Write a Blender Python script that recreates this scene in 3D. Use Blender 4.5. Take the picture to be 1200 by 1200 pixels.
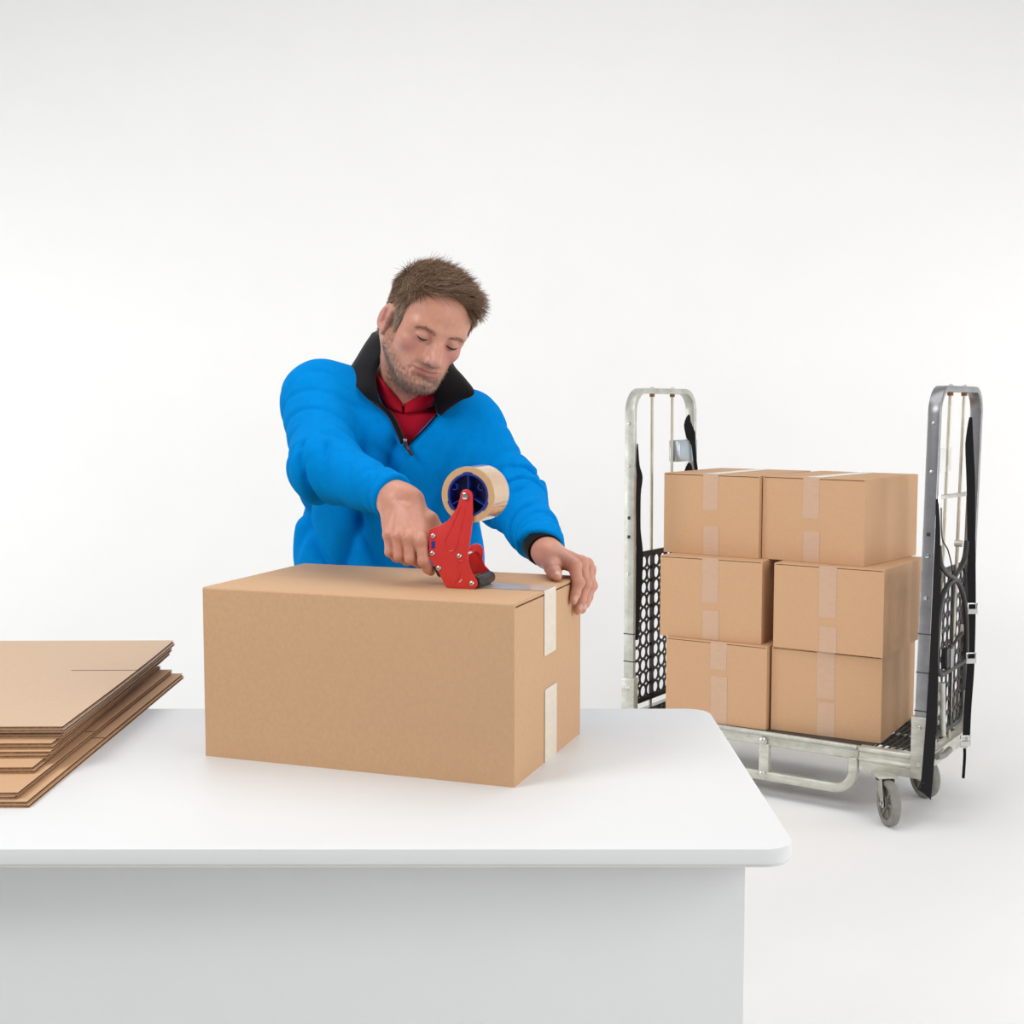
import bpy, bmesh, math, random
import numpy as np
from mathutils import Vector, Matrix
random.seed(7); np.random.seed(7)
for _o in list(bpy.data.objects): bpy.data.objects.remove(_o, do_unlink=True)
SC = bpy.context.scene
COL = SC.collection
PI = math.pi

# ------------------------------------------------------------------ camera
F_PX, TH, CAM_H = 1530.0, 0.0815, 1.46
cam_data = bpy.data.cameras.new('camera')
cam_data.sensor_width = 36.0
cam_data.lens = F_PX / 1200 * 36.0
cam_data.clip_start = 0.05
cam = bpy.data.objects.new('camera', cam_data)
cam.location = (0, 0, CAM_H)
cam.rotation_euler = (PI / 2 - TH, 0, 0)
COL.objects.link(cam)
SC.camera = cam

# ------------------------------------------------------------------ light
world = bpy.data.worlds.new('studio_air')
SC.world = world
world.use_nodes = True
bg = world.node_tree.nodes['Background']
bg.inputs[0].default_value = (0.985, 0.99, 1.0, 1)
bg.inputs[1].default_value = 0.26
def area(name, loc, target, sx, sy, power, color=(1, 1, 1)):
    d = bpy.data.lights.new(name, 'AREA'); d.shape = 'RECTANGLE'
    d.size = sx; d.size_y = sy; d.energy = power; d.color = color
    o = bpy.data.objects.new(name, d); o.location = loc
    o.rotation_euler = (Vector(target) - Vector(loc)).to_track_quat('-Z', 'Y').to_euler()
    COL.objects.link(o); return o
area('softbox_overhead', (0.2, 3.4, 4.7), (0.2, 3.4, 0.0), 4.6, 3.6, 112, (1, 0.995, 0.985))
area('softbox_left', (-2.6, 0.6, 3.5), (0.0, 2.8, 1.0), 1.4, 1.4, 84, (1, 0.99, 0.98))
area('softbox_right', (3.4, 0.2, 2.3), (0.1, 2.6, 1.0), 3.6, 2.4, 98, (1, 0.99, 0.98))
area('backdrop_light_left', (-5.4, 4.4, 1.0), (-2.4, 7.4, 0.6), 2.4, 2.0, 82)
area('backdrop_light_right', (5.8, 4.4, 1.0), (3.0, 7.4, 0.6), 2.4, 2.0, 82)
vs = SC.view_settings
vs.view_transform = 'Standard'; vs.look = 'None'; vs.gamma = 1.0; vs.use_curve_mapping = False
vs.exposure = 0.0

# ------------------------------------------------------------------ pixel -> ray
def ray(u, v):
    return Vector(((u - 600) / F_PX, math.cos(TH) + (600 - v) / F_PX * math.sin(TH), -math.sin(TH) + (600 - v) / F_PX * math.cos(TH)))
def at(u, v, y=None, z=None):
    d = ray(u, v); t = (z - CAM_H) / d.z if z is not None else y / d.y
    return Vector((0, 0, CAM_H)) + d * t
def on_plane(u, v, p0, n):
    d = ray(u, v); o = Vector((0, 0, CAM_H))
    return o + d * ((Vector(p0) - o).dot(n) / d.dot(n))

# ------------------------------------------------------------------ materials
def mat(name, color, rough=0.5, metal=0.0, var=0.0, var_scale=8.0, bump=0.0, bump_scale=200.0, stretch=(1, 1, 1),
        color2=None, coat=0.0, spec=0.5, sheen=0.0, sss=0.0, attr=None, rough_var=0.0, bump_dist=0.001, bevel=0.0):
    m = bpy.data.materials.new(name); m.use_nodes = True
    nt = m.node_tree; N = nt.nodes; L = nt.links
    b = N['Principled BSDF']
    b.inputs['Base Color'].default_value = (*color, 1)
    b.inputs['Roughness'].default_value = rough
    b.inputs['Metallic'].default_value = metal
    b.inputs['Specular IOR Level'].default_value = spec
    b.inputs['Coat Weight'].default_value = coat
    b.inputs['Sheen Weight'].default_value = sheen
    if sheen: b.inputs['Sheen Roughness'].default_value = 0.5
    if sss:
        b.inputs['Subsurface Weight'].default_value = sss
        b.inputs['Subsurface Radius'].default_value = (1.0, 0.35, 0.2)
        b.inputs['Subsurface Scale'].default_value = 0.006
    tc = N.new('ShaderNodeTexCoord'); mp = N.new('ShaderNodeMapping')
    mp.inputs['Scale'].default_value = stretch
    L.new(tc.outputs['Object'], mp.inputs['Vector'])
    src = None
    if attr:
        a = N.new('ShaderNodeAttribute'); a.attribute_name = attr; src = a.outputs['Color']
    if var or color2 is not None:
        nz = N.new('ShaderNodeTexNoise'); nz.inputs['Scale'].default_value = var_scale
        nz.inputs['Detail'].default_value = 6; nz.inputs['Roughness'].default_value = 0.65
        L.new(mp.outputs['Vector'], nz.inputs['Vector'])
        if attr:
            mx = N.new('ShaderNodeMixRGB'); mx.blend_type = 'MULTIPLY'; mx.inputs[0].default_value = 1.0
            rp = N.new('ShaderNodeValToRGB')
            rp.color_ramp.elements[0].position = 0.3; rp.color_ramp.elements[0].color = (1 - var, 1 - var, 1 - var, 1)
            rp.color_ramp.elements[1].position = 0.7; rp.color_ramp.elements[1].color = (1, 1, 1, 1)
            L.new(nz.outputs['Fac'], rp.inputs['Fac'])
            L.new(src, mx.inputs[1]); L.new(rp.outputs['Color'], mx.inputs[2]); src = mx.outputs['Color']
        else:
            rp = N.new('ShaderNodeValToRGB')
            c2 = color2 if color2 is not None else tuple(c * (1 - var) for c in color)
            rp.color_ramp.elements[0].position = 0.32; rp.color_ramp.elements[0].color = (*c2, 1)
            rp.color_ramp.elements[1].position = 0.68; rp.color_ramp.elements[1].color = (*color, 1)
            L.new(nz.outputs['Fac'], rp.inputs['Fac']); src = rp.outputs['Color']
        if rough_var:
            mr = N.new('ShaderNodeMapRange')
            mr.inputs['To Min'].default_value = rough + rough_var; mr.inputs['To Max'].default_value = max(0.05, rough - rough_var)
            L.new(nz.outputs['Fac'], mr.inputs['Value']); L.new(mr.outputs['Result'], b.inputs['Roughness'])
    if src is not None: L.new(src, b.inputs['Base Color'])
    nrm = None
    if bevel:
        bv = N.new('ShaderNodeBevel'); bv.samples = 4; bv.inputs['Radius'].default_value = bevel; nrm = bv.outputs['Normal']
    if bump:
        n2 = N.new('ShaderNodeTexNoise'); n2.inputs['Scale'].default_value = bump_scale; n2.inputs['Detail'].default_value = 4
        L.new(mp.outputs['Vector'], n2.inputs['Vector'])
        bp = N.new('ShaderNodeBump'); bp.inputs['Strength'].default_value = bump; bp.inputs['Distance'].default_value = bump_dist
        L.new(n2.outputs['Fac'], bp.inputs['Height'])
        if nrm is not None: L.new(nrm, bp.inputs['Normal'])
        nrm = bp.outputs['Normal']
    if nrm is not None: L.new(nrm, b.inputs['Normal'])
    return m
def tape_mat(name, color, alpha, rough=0.25):
    m = mat(name, color, rough, var=0.08, var_scale=30, bump=0.15, bump_scale=60, stretch=(1, 1, 3))
    m.node_tree.nodes['Principled BSDF'].inputs['Alpha'].default_value = alpha
    return m
M = {}
M['wall'] = mat('studio_white_paint', (0.90, 0.90, 0.89), 0.9, var=0.015, var_scale=1.5, spec=0.1)
M['floor'] = mat('studio_white_floor', (0.90, 0.90, 0.895), 0.7, var=0.015, var_scale=2.0, spec=0.2)
M['laminate'] = mat('white_laminate', (0.735, 0.745, 0.75), 0.45, var=0.015, var_scale=6, bump=0.05, bump_scale=90, spec=0.4)
M['laminate_edge'] = mat('grey_white_edge_band', (0.66, 0.66, 0.65), 0.45)
M['table_leg'] = mat('white_powder_coat', (0.86, 0.86, 0.86), 0.5)
def cardboard(name, c, var=0.07):
    return mat(name, c, 0.7, var=var, var_scale=170, stretch=(1, 1, 0.8), bump=0.10, bump_scale=320, spec=0.32)
M['card'] = cardboard('kraft_cardboard', (0.60, 0.37, 0.21))
M['card_s'] = cardboard('kraft_cardboard_small_box', (0.60, 0.36, 0.20))
M['card_pale'] = cardboard('kraft_cardboard_inner_liner', (0.60, 0.43, 0.30))
M['card_edge'] = mat('corrugated_cut_edge', (0.33, 0.195, 0.115), 0.95, var=0.45, var_scale=120, spec=0.05)
M['tape_side'] = tape_mat('clear_tape_on_cardboard', (0.76, 0.67, 0.545), 1.0)
M['tape_pink'] = tape_mat('clear_tape_thin', (0.60, 0.39, 0.265), 1.0, 0.3)
M['tape_top'] = tape_mat('clear_tape_glossy', (0.66, 0.60, 0.55), 1.0, 0.08)
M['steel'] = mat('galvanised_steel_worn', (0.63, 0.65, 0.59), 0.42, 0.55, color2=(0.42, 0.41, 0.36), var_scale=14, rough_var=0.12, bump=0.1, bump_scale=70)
M['steel_dull'] = mat('galvanised_bracket', (0.66, 0.665, 0.60), 0.45, 0.45, color2=(0.46, 0.44, 0.37), stretch=(0.6, 1, 1.4), var_scale=24, rough_var=0.1)
M['steel_right'] = mat('frame_steel_dark', (0.33, 0.33, 0.345), 0.34, 0.8, color2=(0.24, 0.235, 0.24), var_scale=12, rough_var=0.1)  # darker steel tone than the left frame, for the right-hand one
M['rod'] = mat('zinc_rod_yellowed', (0.60, 0.58, 0.50), 0.4, 0.6, color2=(0.46, 0.40, 0.31), var_scale=10)
M['rust'] = mat('rust', (0.30, 0.13, 0.05), 0.9, var=0.4, var_scale=60)
M['bolt'] = mat('bolt_steel', (0.62, 0.61, 0.58), 0.3, 0.9)
M['chrome'] = mat('chrome_plate', (0.74, 0.75, 0.77), 0.14, 1.0)
M['bluesteel'] = mat('blued_zinc_sleeve', (0.50, 0.57, 0.61), 0.28, 0.8, color2=(0.38, 0.45, 0.50), var_scale=6)
M['black_plastic'] = mat('black_plastic', (0.022, 0.020, 0.020), 0.45, var=0.2, var_scale=30)
M['dark_deck'] = mat('dark_deck_steel', (0.09, 0.08, 0.075), 0.6, 0.3, color2=(0.05, 0.04, 0.035), var_scale=20)
M['strap'] = mat('black_webbing', (0.010, 0.009, 0.010), 0.85, spec=0.2, bump=0.4, bump_scale=500)
M['rubber'] = mat('grey_wheel_rubber', (0.27, 0.26, 0.235), 0.6, var=0.25, var_scale=40)
M['hub'] = mat('grey_brown_wheel_hub', (0.20, 0.18, 0.155), 0.6, var=0.3, var_scale=30)
M['label_plate'] = mat('pale_plastic_plate', (0.80, 0.82, 0.80), 0.3)
M['red'] = mat('red_enamel', (0.66, 0.030, 0.026), 0.34, var=0.06, var_scale=40, coat=0.25)
M['blue'] = mat('blue_plastic', (0.012, 0.030, 0.26), 0.4)
M['blue_dark'] = mat('dark_blue_plastic', (0.012, 0.016, 0.10), 0.4)
M['roller'] = mat('black_rubber_roller', (0.022, 0.022, 0.022), 0.38)
M['roll_side'] = mat('tape_roll_edge', (0.66, 0.40, 0.20), 0.5, var=0.1, var_scale=200, sss=0.1)
M['roll_face'] = mat('tape_roll_surface', (0.60, 0.37, 0.20), 0.12, var=0.12, var_scale=40, stretch=(1, 8, 1), coat=0.6)
M['white_mark'] = mat('white_scratch', (0.8, 0.8, 0.8), 0.6)

# ------------------------------------------------------------------ mesh helpers
def link(name, me, parent=None, m=None, smooth=False, angle=None):
    o = bpy.data.objects.new(name, me); COL.objects.link(o)
    if parent is not None: o.parent = parent
    if m is not None: me.materials.append(m)
    if smooth:
        me.polygons.foreach_set('use_smooth', [True] * len(me.polygons))
        if angle:
            try: me.set_sharp_from_angle(angle=angle)
            except Exception: pass
    return o
class MB:
    def __init__(s): s.v = []; s.f = []
    def add(s, vs, fs):
        n = len(s.v); s.v += [tuple(p) for p in vs]; s.f += [tuple(i + n for i in q) for q in fs]; return s
    def box(s, lo, hi, mtx=None):
        x0, y0, z0 = lo; x1, y1, z1 = hi
        vs = [Vector(p) for p in ((x0, y0, z0), (x1, y0, z0), (x1, y1, z0), (x0, y1, z0), (x0, y0, z1), (x1, y0, z1), (x1, y1, z1), (x0, y1, z1))]
        if mtx is not None: vs = [mtx @ p for p in vs]
        return s.add(vs, [(0, 3, 2, 1), (4, 5, 6, 7), (0, 1, 5, 4), (1, 2, 6, 5), (2, 3, 7, 6), (3, 0, 4, 7)])
    def tube(s, pts, r, n=10, cap=True, closed=False):
        pts = [Vector(p) for p in pts]; k = len(pts)
        rs = list(r) if isinstance(r, (list, tuple)) else [r] * k
        nrm = None; base = len(s.v); rings = []
        for i, p in enumerate(pts):
            a = pts[(i - 1) % k] if (closed or i > 0) else p; b = pts[(i + 1) % k] if (closed or i < k - 1) else p
            t = (b - a).normalized()
            if nrm is None:
                nrm = t.orthogonal().normalized()
            else:
                nrm = (nrm - t * nrm.dot(t)).normalized()
            bn = t.cross(nrm)
            rings.append([p + (nrm * math.cos(2 * PI * j / n) + bn * math.sin(2 * PI * j / n)) * rs[i] for j in range(n)])
        return s._rings(rings, closed, cap)
    def _rings(s, rings, closed=False, cap=True):
        n = len(rings[0]); k = len(rings); vs = [p for rg in rings for p in rg]; fs = []
        for i in range(k if closed else k - 1):
            i2 = (i + 1) % k
            for j in range(n):
                j2 = (j + 1) % n
                fs.append((i * n + j, i * n + j2, i2 * n + j2, i2 * n + j))
        if cap and not closed:
            fs.append(tuple(range(n - 1, -1, -1))); fs.append(tuple((k - 1) * n + j for j in range(n)))
        return s.add(vs, fs)
    def sweep(s, pts, w, h, side, closed=False):
        """rectangular bar along a path; `side` is the direction of the width w, h is across in the path plane"""
        pts = [Vector(p) for p in pts]; k = len(pts); side = Vector(side).normalized(); rings = []
        for i, p in enumerate(pts):
            a = pts[(i - 1) % k] if (closed or i > 0) else p; b = pts[(i + 1) % k] if (closed or i < k - 1) else p
            t = (b - a).normalized(); up = side.cross(t).normalized()
            rings.append([p + side * w / 2 * sx + up * h / 2 * sy for sx, sy in ((-1, -1), (1, -1), (1, 1), (-1, 1))])
        return s._rings(rings, closed, True)
    def ribbon(s, pts, widths, dirs, th=0.002):
        """flat strap: per-point width and width direction"""
        rings = []; k = len(pts); pts = [Vector(p) for p in pts]
        for i, p in enumerate(pts):
            a = pts[max(0, i - 1)]; b = pts[min(k - 1, i + 1)]; t = (b - a).normalized()
            d = Vector(dirs[i] if isinstance(dirs, list) else dirs); d = (d - t * d.dot(t)).normalized()
            nn = t.cross(d); w = widths[i] if isinstance(widths, (list, tuple)) else widths
            rings.append([p + d * w / 2 * sx + nn * th / 2 * sy for sx, sy in ((-1, -1), (1, -1), (1, 1), (-1, 1))])
        return s._rings(rings, False, True)
    def prism(s, outline, t0, t1, fn):
        """extrude a 2D outline; fn(a, b, t) -> 3D"""
        n = len(outline)
        vs = [fn(a, b, t0) for a, b in outline] + [fn(a, b, t1) for a, b in outline]
        fs = [tuple(range(n - 1, -1, -1)), tuple(range(n, 2 * n))] + [(i, (i + 1) % n, n + (i + 1) % n, n + i) for i in range(n)]
        return s.add(vs, fs)
    def lathe(s, prof, n, fn):
        """revolve closed profile [(r, h)...]; fn(c*r, s*r, h) -> 3D"""
        k = len(prof); rings = []
        for j in range(n):
            a = 2 * PI * j / n
            rings.append([fn(math.cos(a) * r, math.sin(a) * r, h) for r, h in prof])
        return s._rings(rings, True, False)
    def build(s, name, m, parent=None, smooth=False, angle=0.6, bevel=0.0, seg=2):
        me = bpy.data.meshes.new(name)
        me.from_pydata([tuple(p) for p in s.v], [], s.f)
        bm = bmesh.new(); bm.from_mesh(me)
        bmesh.ops.recalc_face_normals(bm, faces=bm.faces)
        if bevel:
            es = [e for e in bm.edges if len(e.link_faces) == 2 and e.calc_face_angle(0) > 0.5]
            bmesh.ops.bevel(bm, geom=es, offset=bevel, segments=seg, profile=0.5, affect='EDGES', clamp_overlap=True)
        bm.to_mesh(me); bm.free()
        return link(name, me, parent, m, smooth or bool(bevel), angle)
def empty(name, loc=(0, 0, 0), rz=0.0):
    o = bpy.data.objects.new(name, None); o.location = loc; o.rotation_euler = (0, 0, rz); o.empty_display_size = 0.1
    COL.objects.link(o); return o
def tag(o, label=None, cat=None, group=None, kind=None):
    if label: o['label'] = label
    if cat: o['category'] = cat
    if group: o['group'] = group
    if kind: o['kind'] = kind
    return o
def arc(cx, cy, r, a0, a1, n):
    return [(cx + r * math.cos(a0 + (a1 - a0) * i / n), cy + r * math.sin(a0 + (a1 - a0) * i / n)) for i in range(n + 1)]
def rrect(x0, y0, x1, y1, r, n=6):
    return (arc(x1 - r, y0 + r, r, -PI / 2, 0, n) + arc(x1 - r, y1 - r, r, 0, PI / 2, n) + arc(x0 + r, y1 - r, r, PI / 2, PI, n) + arc(x0 + r, y0 + r, r, PI, 1.5 * PI, n))
def smooth_path(pts, sub=6, closed=False):
    """Catmull-Rom through points"""
    P = [Vector(p) for p in pts]; n = len(P); out = []
    for i in range(n if closed else n - 1):
        if closed: p0, p1, p2, p3 = P[(i - 1) % n], P[i], P[(i + 1) % n], P[(i + 2) % n]
        else: p0, p1, p2, p3 = P[max(0, i - 1)], P[i], P[i + 1], P[min(n - 1, i + 2)]
        for j in range(sub):
            t = j / sub
            out.append(0.5 * ((2 * p1) + (-p0 + p2) * t + (2 * p0 - 5 * p1 + 4 * p2 - p3) * t * t + (-p0 + 3 * p1 - 3 * p2 + p3) * t ** 3))
    if not closed: out.append(P[-1])
    return out

# ================================================================== THE SETTING
fl = MB(); fl.add([(-7, -3.5, 0), (7, -3.5, 0), (7, 5.6, 0), (-7, 5.6, 0)], [(0, 1, 2, 3)])
tag(fl.build('floor', M['floor']), kind='structure')
wb = MB(); prof = [(5.6, 0.0)] + [(5.6 + 1.8 * math.sin(a), 1.8 - 1.8 * math.cos(a)) for a in [PI / 2 * i / 24 for i in range(1, 25)]] + [(7.4, 5.5)]
wv = [(x, y, z) for y, z in prof for x in (-7, 7)]
wb.add(wv, [(2 * i, 2 * i + 1, 2 * i + 3, 2 * i + 2) for i in range(len(prof) - 1)])
tag(wb.build('wall_back', M['floor'], smooth=True), kind='structure')

# ================================================================== TABLE
TZ = 0.86
tx0, tx1, ty0, ty1 = -1.46, 0.388, 1.728, 2.552
table = empty('packing_table', ((tx0 + tx1) / 2, (ty0 + ty1) / 2, 0))
tag(table, 'long white laminate packing table with rounded corners under the large carton', 'table')
hw, hd = (tx1 - tx0) / 2, (ty1 - ty0) / 2
o = MB().prism(rrect(-hw, -hd, hw, hd, 0.045, 8), TZ - 0.022, TZ, lambda a, b, t: Vector((a, b, t))).build('table_top', M['laminate'], table, smooth=True, bevel=0.0015)
MB().prism(rrect(-hw + 0.002, -hd + 0.002, hw - 0.002, hd - 0.002, 0.043, 8), TZ - 0.026, TZ - 0.0215, lambda a, b, t: Vector((a, b, t))).build('edge_band', M['laminate_edge'], table)
for sx in (-1, 1):
    for sy in (-1, 1):
        x, y = sx * (hw - 0.10), sy * (hd - 0.10)
        lg = MB().tube([(x, y, 0.012), (x, y, TZ - 0.026)], 0.022, 20).build('leg', M['table_leg'], table, True)
        MB().tube([(x, y, 0.0), (x, y, 0.014)], 0.026, 20).build('glide_foot', M['black_plastic'], lg, True)
MB().box((-hw + 0.14, -hd + 0.06, 0.36), (hw - 0.06, -hd + 0.078, TZ - 0.026)).build('modesty_panel', M['laminate'], table, bevel=0.001)

# ================================================================== CARTONS
def l_sheet(name, L0, L1, y_out, y_seam, h, t, r, m, parent, z0=0.0, swap=False):
    """one bent sheet: side panel + top flap. Runs along x; y_out = outer face, y_seam = flap edge."""
    s = 1 if y_seam > y_out else -1
    outer = [(y_out, z0)] + [(y_out + s * (r - r * math.cos(a)), h - r + r * math.sin(a)) for a in [PI / 2 * i / 5 for i in range(6)]] + [(y_seam, h)]
    inner = [(y_seam, h - t), (y_out + s * t, h - t), (y_out + s * t, z0)]
    pr = outer + inner
    fn = (lambda a, b, q: Vector((a, q, b))) if swap else (lambda a, b, q: Vector((q, a, b)))
    return MB().prism(pr, L0, L1, fn).build(name, m, parent, True, 0.5)
def carton(name, loc, rz, w, d, h, m, seam='x', tapes=(), tmat=None, label='', group=None, gap=0.003, t=0.005, top_tape=None, tw=0.06):
    """root at the middle of the base"""
    root = empty(name, loc, rz); tag(root, label, 'box', group)
    if seam == 'x':
        l_sheet('panel', -w / 2, w / 2, -d / 2, -0.0008, h, t, 0.004, m, root)
        l_sheet('panel', -w / 2, w / 2, d / 2, 0.0008, h, t, 0.004, m, root)
        body = MB().box((-w / 2 + 0.0002, -d / 2 + t, 0), (w / 2 - 0.0002, d / 2 - t, h - t - gap)).build('body', m, root)
    else:
        l_sheet('panel', -d / 2, d / 2, -w / 2, -0.0008, h, t, 0.004, m, root, swap=True)
        l_sheet('panel', -d / 2, d / 2, w / 2, 0.0008, h, t, 0.004, m, root, swap=True)
        body = MB().box((-w / 2 + t, -d / 2 + 0.0002, 0), (w / 2 - t, d / 2 - 0.0002, h - t - gap)).build('body', m, root)
    # tapes: (face, z0, z1, offset, width)
    for face, z0, z1, off, tw_ in tapes:
        e = 0.0006 + 0.0003 * tapes.index((face, z0, z1, off, tw_))
        a0, a1 = off - tw_ / 2, off + tw_ / 2
        if face == 'right': q = [(w / 2 + e, a0, z0), (w / 2 + e, a1, z0), (w / 2 + e, a1, z1), (w / 2 + e, a0, z1)]
        elif face == 'left': q = [(-w / 2 - e, a1, z0), (-w / 2 - e, a0, z0), (-w / 2 - e, a0, z1), (-w / 2 - e, a1, z1)]
        elif face == 'front': q = [(a0, -d / 2 - e, z0), (a1, -d / 2 - e, z0), (a1, -d / 2 - e, z1), (a0, -d / 2 - e, z1)]
        else: q = [(a1, d / 2 + e, z0), (a0, d / 2 + e, z0), (a0, d / 2 + e, z1), (a1, d / 2 + e, z1)]
        MB().add(q, [(0, 1, 2, 3)]).build('tape_strip', tmat, root)
    if top_tape:
        a0, a1, tm = top_tape
        if seam == 'x': MB().add([(a0, -tw / 2, h + 0.0006), (a1, -tw / 2, h + 0.0006), (a1, tw / 2, h + 0.0006), (a0, tw / 2, h + 0.0006)], [(0, 1, 2, 3)]).build('tape_strip', tm, root)
        else: MB().add([(-tw / 2, a0, h + 0.0006), (tw / 2, a0, h + 0.0006), (tw / 2, a1, h + 0.0006), (-tw / 2, a1, h + 0.0006)], [(0, 1, 2, 3)]).build('tape_strip', tm, root)
    return root
def carton_at(fx, fy, a, w, d):
    """front-right bottom corner + yaw -> centre"""
    return Vector((fx, fy, 0)) + Vector((-math.cos(a), math.sin(a), 0)) * w / 2 + Vector((math.sin(a), math.cos(a), 0)) * d / 2
BW, BD, BH, BA = 0.562, 0.361, 0.292, 0.341
bc = carton_at(0.0037, 2.013, BA, BW, BD)
big = carton('carton', (bc.x, bc.y, TZ), -BA, BW, BD, BH, M['card'], 'x',
             tapes=(('right', 0.182, BH + 0.0006, 0.0, 0.064), ('right', 0.0, 0.125, 0.004, 0.066), ('left', 0.0, 0.12, 0.0, 0.066)), tmat=M['tape_side'],
             label='large brown carton on the white table being sealed with the red tape dispenser', top_tape=(0.1, BW / 2 + 0.0006, M['tape_top']), tw=0.064)
# six cartons on the trolley
SW, SD, SH, DECK = 0.4104, 0.4743, 0.3155, 0.25
FIT = {'BR': (1.323, 4.604, 0.536, 0), 'BL': (0.949, 4.798, 0.551, 0), 'MR': (1.316, 4.580, 0.576, 1), 'ML': (0.934, 4.840, 0.520, 1), 'TR': (1.266, 4.666, 0.687, 2), 'TL': (0.933, 4.913, 0.634, 2)}
LBL = {'BR': 'bottom brown carton of the trolley stack beside the end frame with dangling straps',
       'BL': 'bottom brown carton of the trolley stack beside the black mesh panel',
       'MR': 'middle brown carton of the trolley stack beside the end frame with dangling straps',
       'ML': 'middle brown carton of the trolley stack beside the black mesh panel',
       'TR': 'top brown carton turned askew on the trolley, beside the end frame with dangling straps',
       'TL': 'top brown carton on the trolley, beside the end frame with the blue-grey sleeve'}
TP = {'BR': ((0.44, 1.0), (0.0, 0.40), 0.0), 'BL': ((0.66, 1.0), (0.0, 0.58), 0.012), 'MR': ((0.40, 1.0), (0.0, 0.30), 0.0),
      'ML': ((0.45, 1.0), (0.0, 0.36), 0.0), 'TR': ((0.52, 1.0), (0.0, 0.37), -0.006), 'TL': ((0.55, 1.0), (0.0, 0.36), 0.0)}
for k, (fx, fy, a, lv) in FIT.items():
    c = carton_at(fx, fy, a, SW, SD); (u0, u1), (l0, l1), off = TP[k]
    carton('carton', (c.x, c.y, DECK + lv * SH), -a, SW, SD, SH - 0.0008, M['card_s'], 'y',
           tapes=(('front', u0 * SH, SH - 0.0008, off, 0.066), ('front', l0 * SH, l1 * SH, off + 0.004, 0.066), ('back', 0.6 * SH, SH - 0.001, 0, 0.066)), tmat=M['tape_pink'],
           label=LBL[k], group='brown cartons stacked on the trolley', gap=0.0025,
           top_tape=(-SD / 2, SD / 2, M['tape_side']) if lv == 2 else None, tw=0.066)

# ================================================================== FLATTENED CARTONS
FLT = [  # right edge x at front/back, y front/back, layers bottom -> top
    (-0.722, 1.909, -0.724, 2.844), (-0.742, 1.917, -0.746, 2.840), (-0.753, 2.019, -0.772, 2.834), (-0.747, 2.071, -0.769, 2.862),
    (-0.746, 2.085, -0.760, 2.868), (-0.740, 2.113, -0.747, 2.852), (-0.736, 2.110, -0.746, 2.857)]
FL_LBL = ['flattened brown carton lying on the white table at the bottom of the pile', 'flattened brown carton second from the bottom of the pile, wide as the lowest one',
          'flattened brown carton third from the bottom of the pile', 'flattened brown carton in the very middle of the pile',
          'flattened brown carton third from the top of the pile', 'flattened brown carton just under the topmost one of the pile', 'topmost flattened brown carton of the pile with an open slot']
flute_cache = {}
def ply(parent, x0, x1, y0, y1, z, t, m, warp, slot=None, nm='sheet'):
    """one corrugated ply: two liners with a zigzag flute core between, bent by warp(y)"""
    ys = [y0 + (y1 - y0) * i / 14 for i in range(15)]
    lt = 0.0007
    for zz, name in ((z, 'liner'), (z + t - lt, 'liner')):
        b = MB()
        xs = [x0, x1]; yy = list(ys); hole = None
        if slot:
            sy, sw, sl = slot; xs = [x0, x1 - sl, x1]
            yy = sorted([y for y in ys if abs(y - sy) > sw] + [sy - sw / 2, sy + sw / 2]); hole = yy.index(sy - sw / 2)
        nx, ny = len(xs), len(yy)
        vs = [(x, y, zz + warp(y) + dz) for dz in (0, lt) for y in yy for x in xs]
        ix = lambda k, j, i: k * nx * ny + j * nx + i
        solid = lambda j, i: 0 <= j < ny - 1 and 0 <= i < nx - 1 and not (hole is not None and j == hole and i == nx - 2)
        fs = []
        for j in range(ny - 1):
            for i in range(nx - 1):
                if not solid(j, i): continue
                fs += [(ix(0, j, i), ix(0, j + 1, i), ix(0, j + 1, i + 1), ix(0, j, i + 1)), (ix(1, j, i), ix(1, j, i + 1), ix(1, j + 1, i + 1), ix(1, j + 1, i))]
                for dj, di, p, q in ((-1, 0, (j, i), (j, i + 1)), (1, 0, (j + 1, i + 1), (j + 1, i)), (0, -1, (j + 1, i), (j, i)), (0, 1, (j, i + 1), (j + 1, i + 1))):
                    if not solid(j + dj, i + di): fs.append((ix(0, *p), ix(0, *q), ix(1, *q), ix(1, *p)))
        b.add(vs, fs)
        b.build(name, m, parent)
    b = MB(); per = 0.0075; n = int((y1 - y0 - 0.002) / per); pts = []
    for i in range(2 * n + 1):
        y = y0 + 0.001 + i * per / 2
        if slot and abs(y - slot[0]) < slot[1] / 2 + 0.002: y = slot[0] - slot[1] / 2 - 0.002
        pts.append((y, z + lt + warp(y) + (0.0 if i % 2 == 0 else t - 2 * lt)))
    vs = [(x, y, zz) for y, zz in pts for x in (x0 + 0.001, x1 - 0.0012)]
    b.add(vs, [(2 * i, 2 * i + 1, 2 * i + 3, 2 * i + 2) for i in range(len(pts) - 1)])
    # front edge closing strip of crushed flute
    b.box((x0 + 0.001, y0 + 0.0008, z + lt + warp(y0)), (x1 - 0.0015, y0 + 0.0035, z + t - lt + warp(y0)))
    b.box((x0 + 0.001, y0 + 0.01, z + lt + warp(y0)), (x1 - 0.006, y0 + 0.012, z + t - lt + warp(y0)))
    b.build('flute_core', M['card_edge'], parent)
zc = TZ
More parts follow.
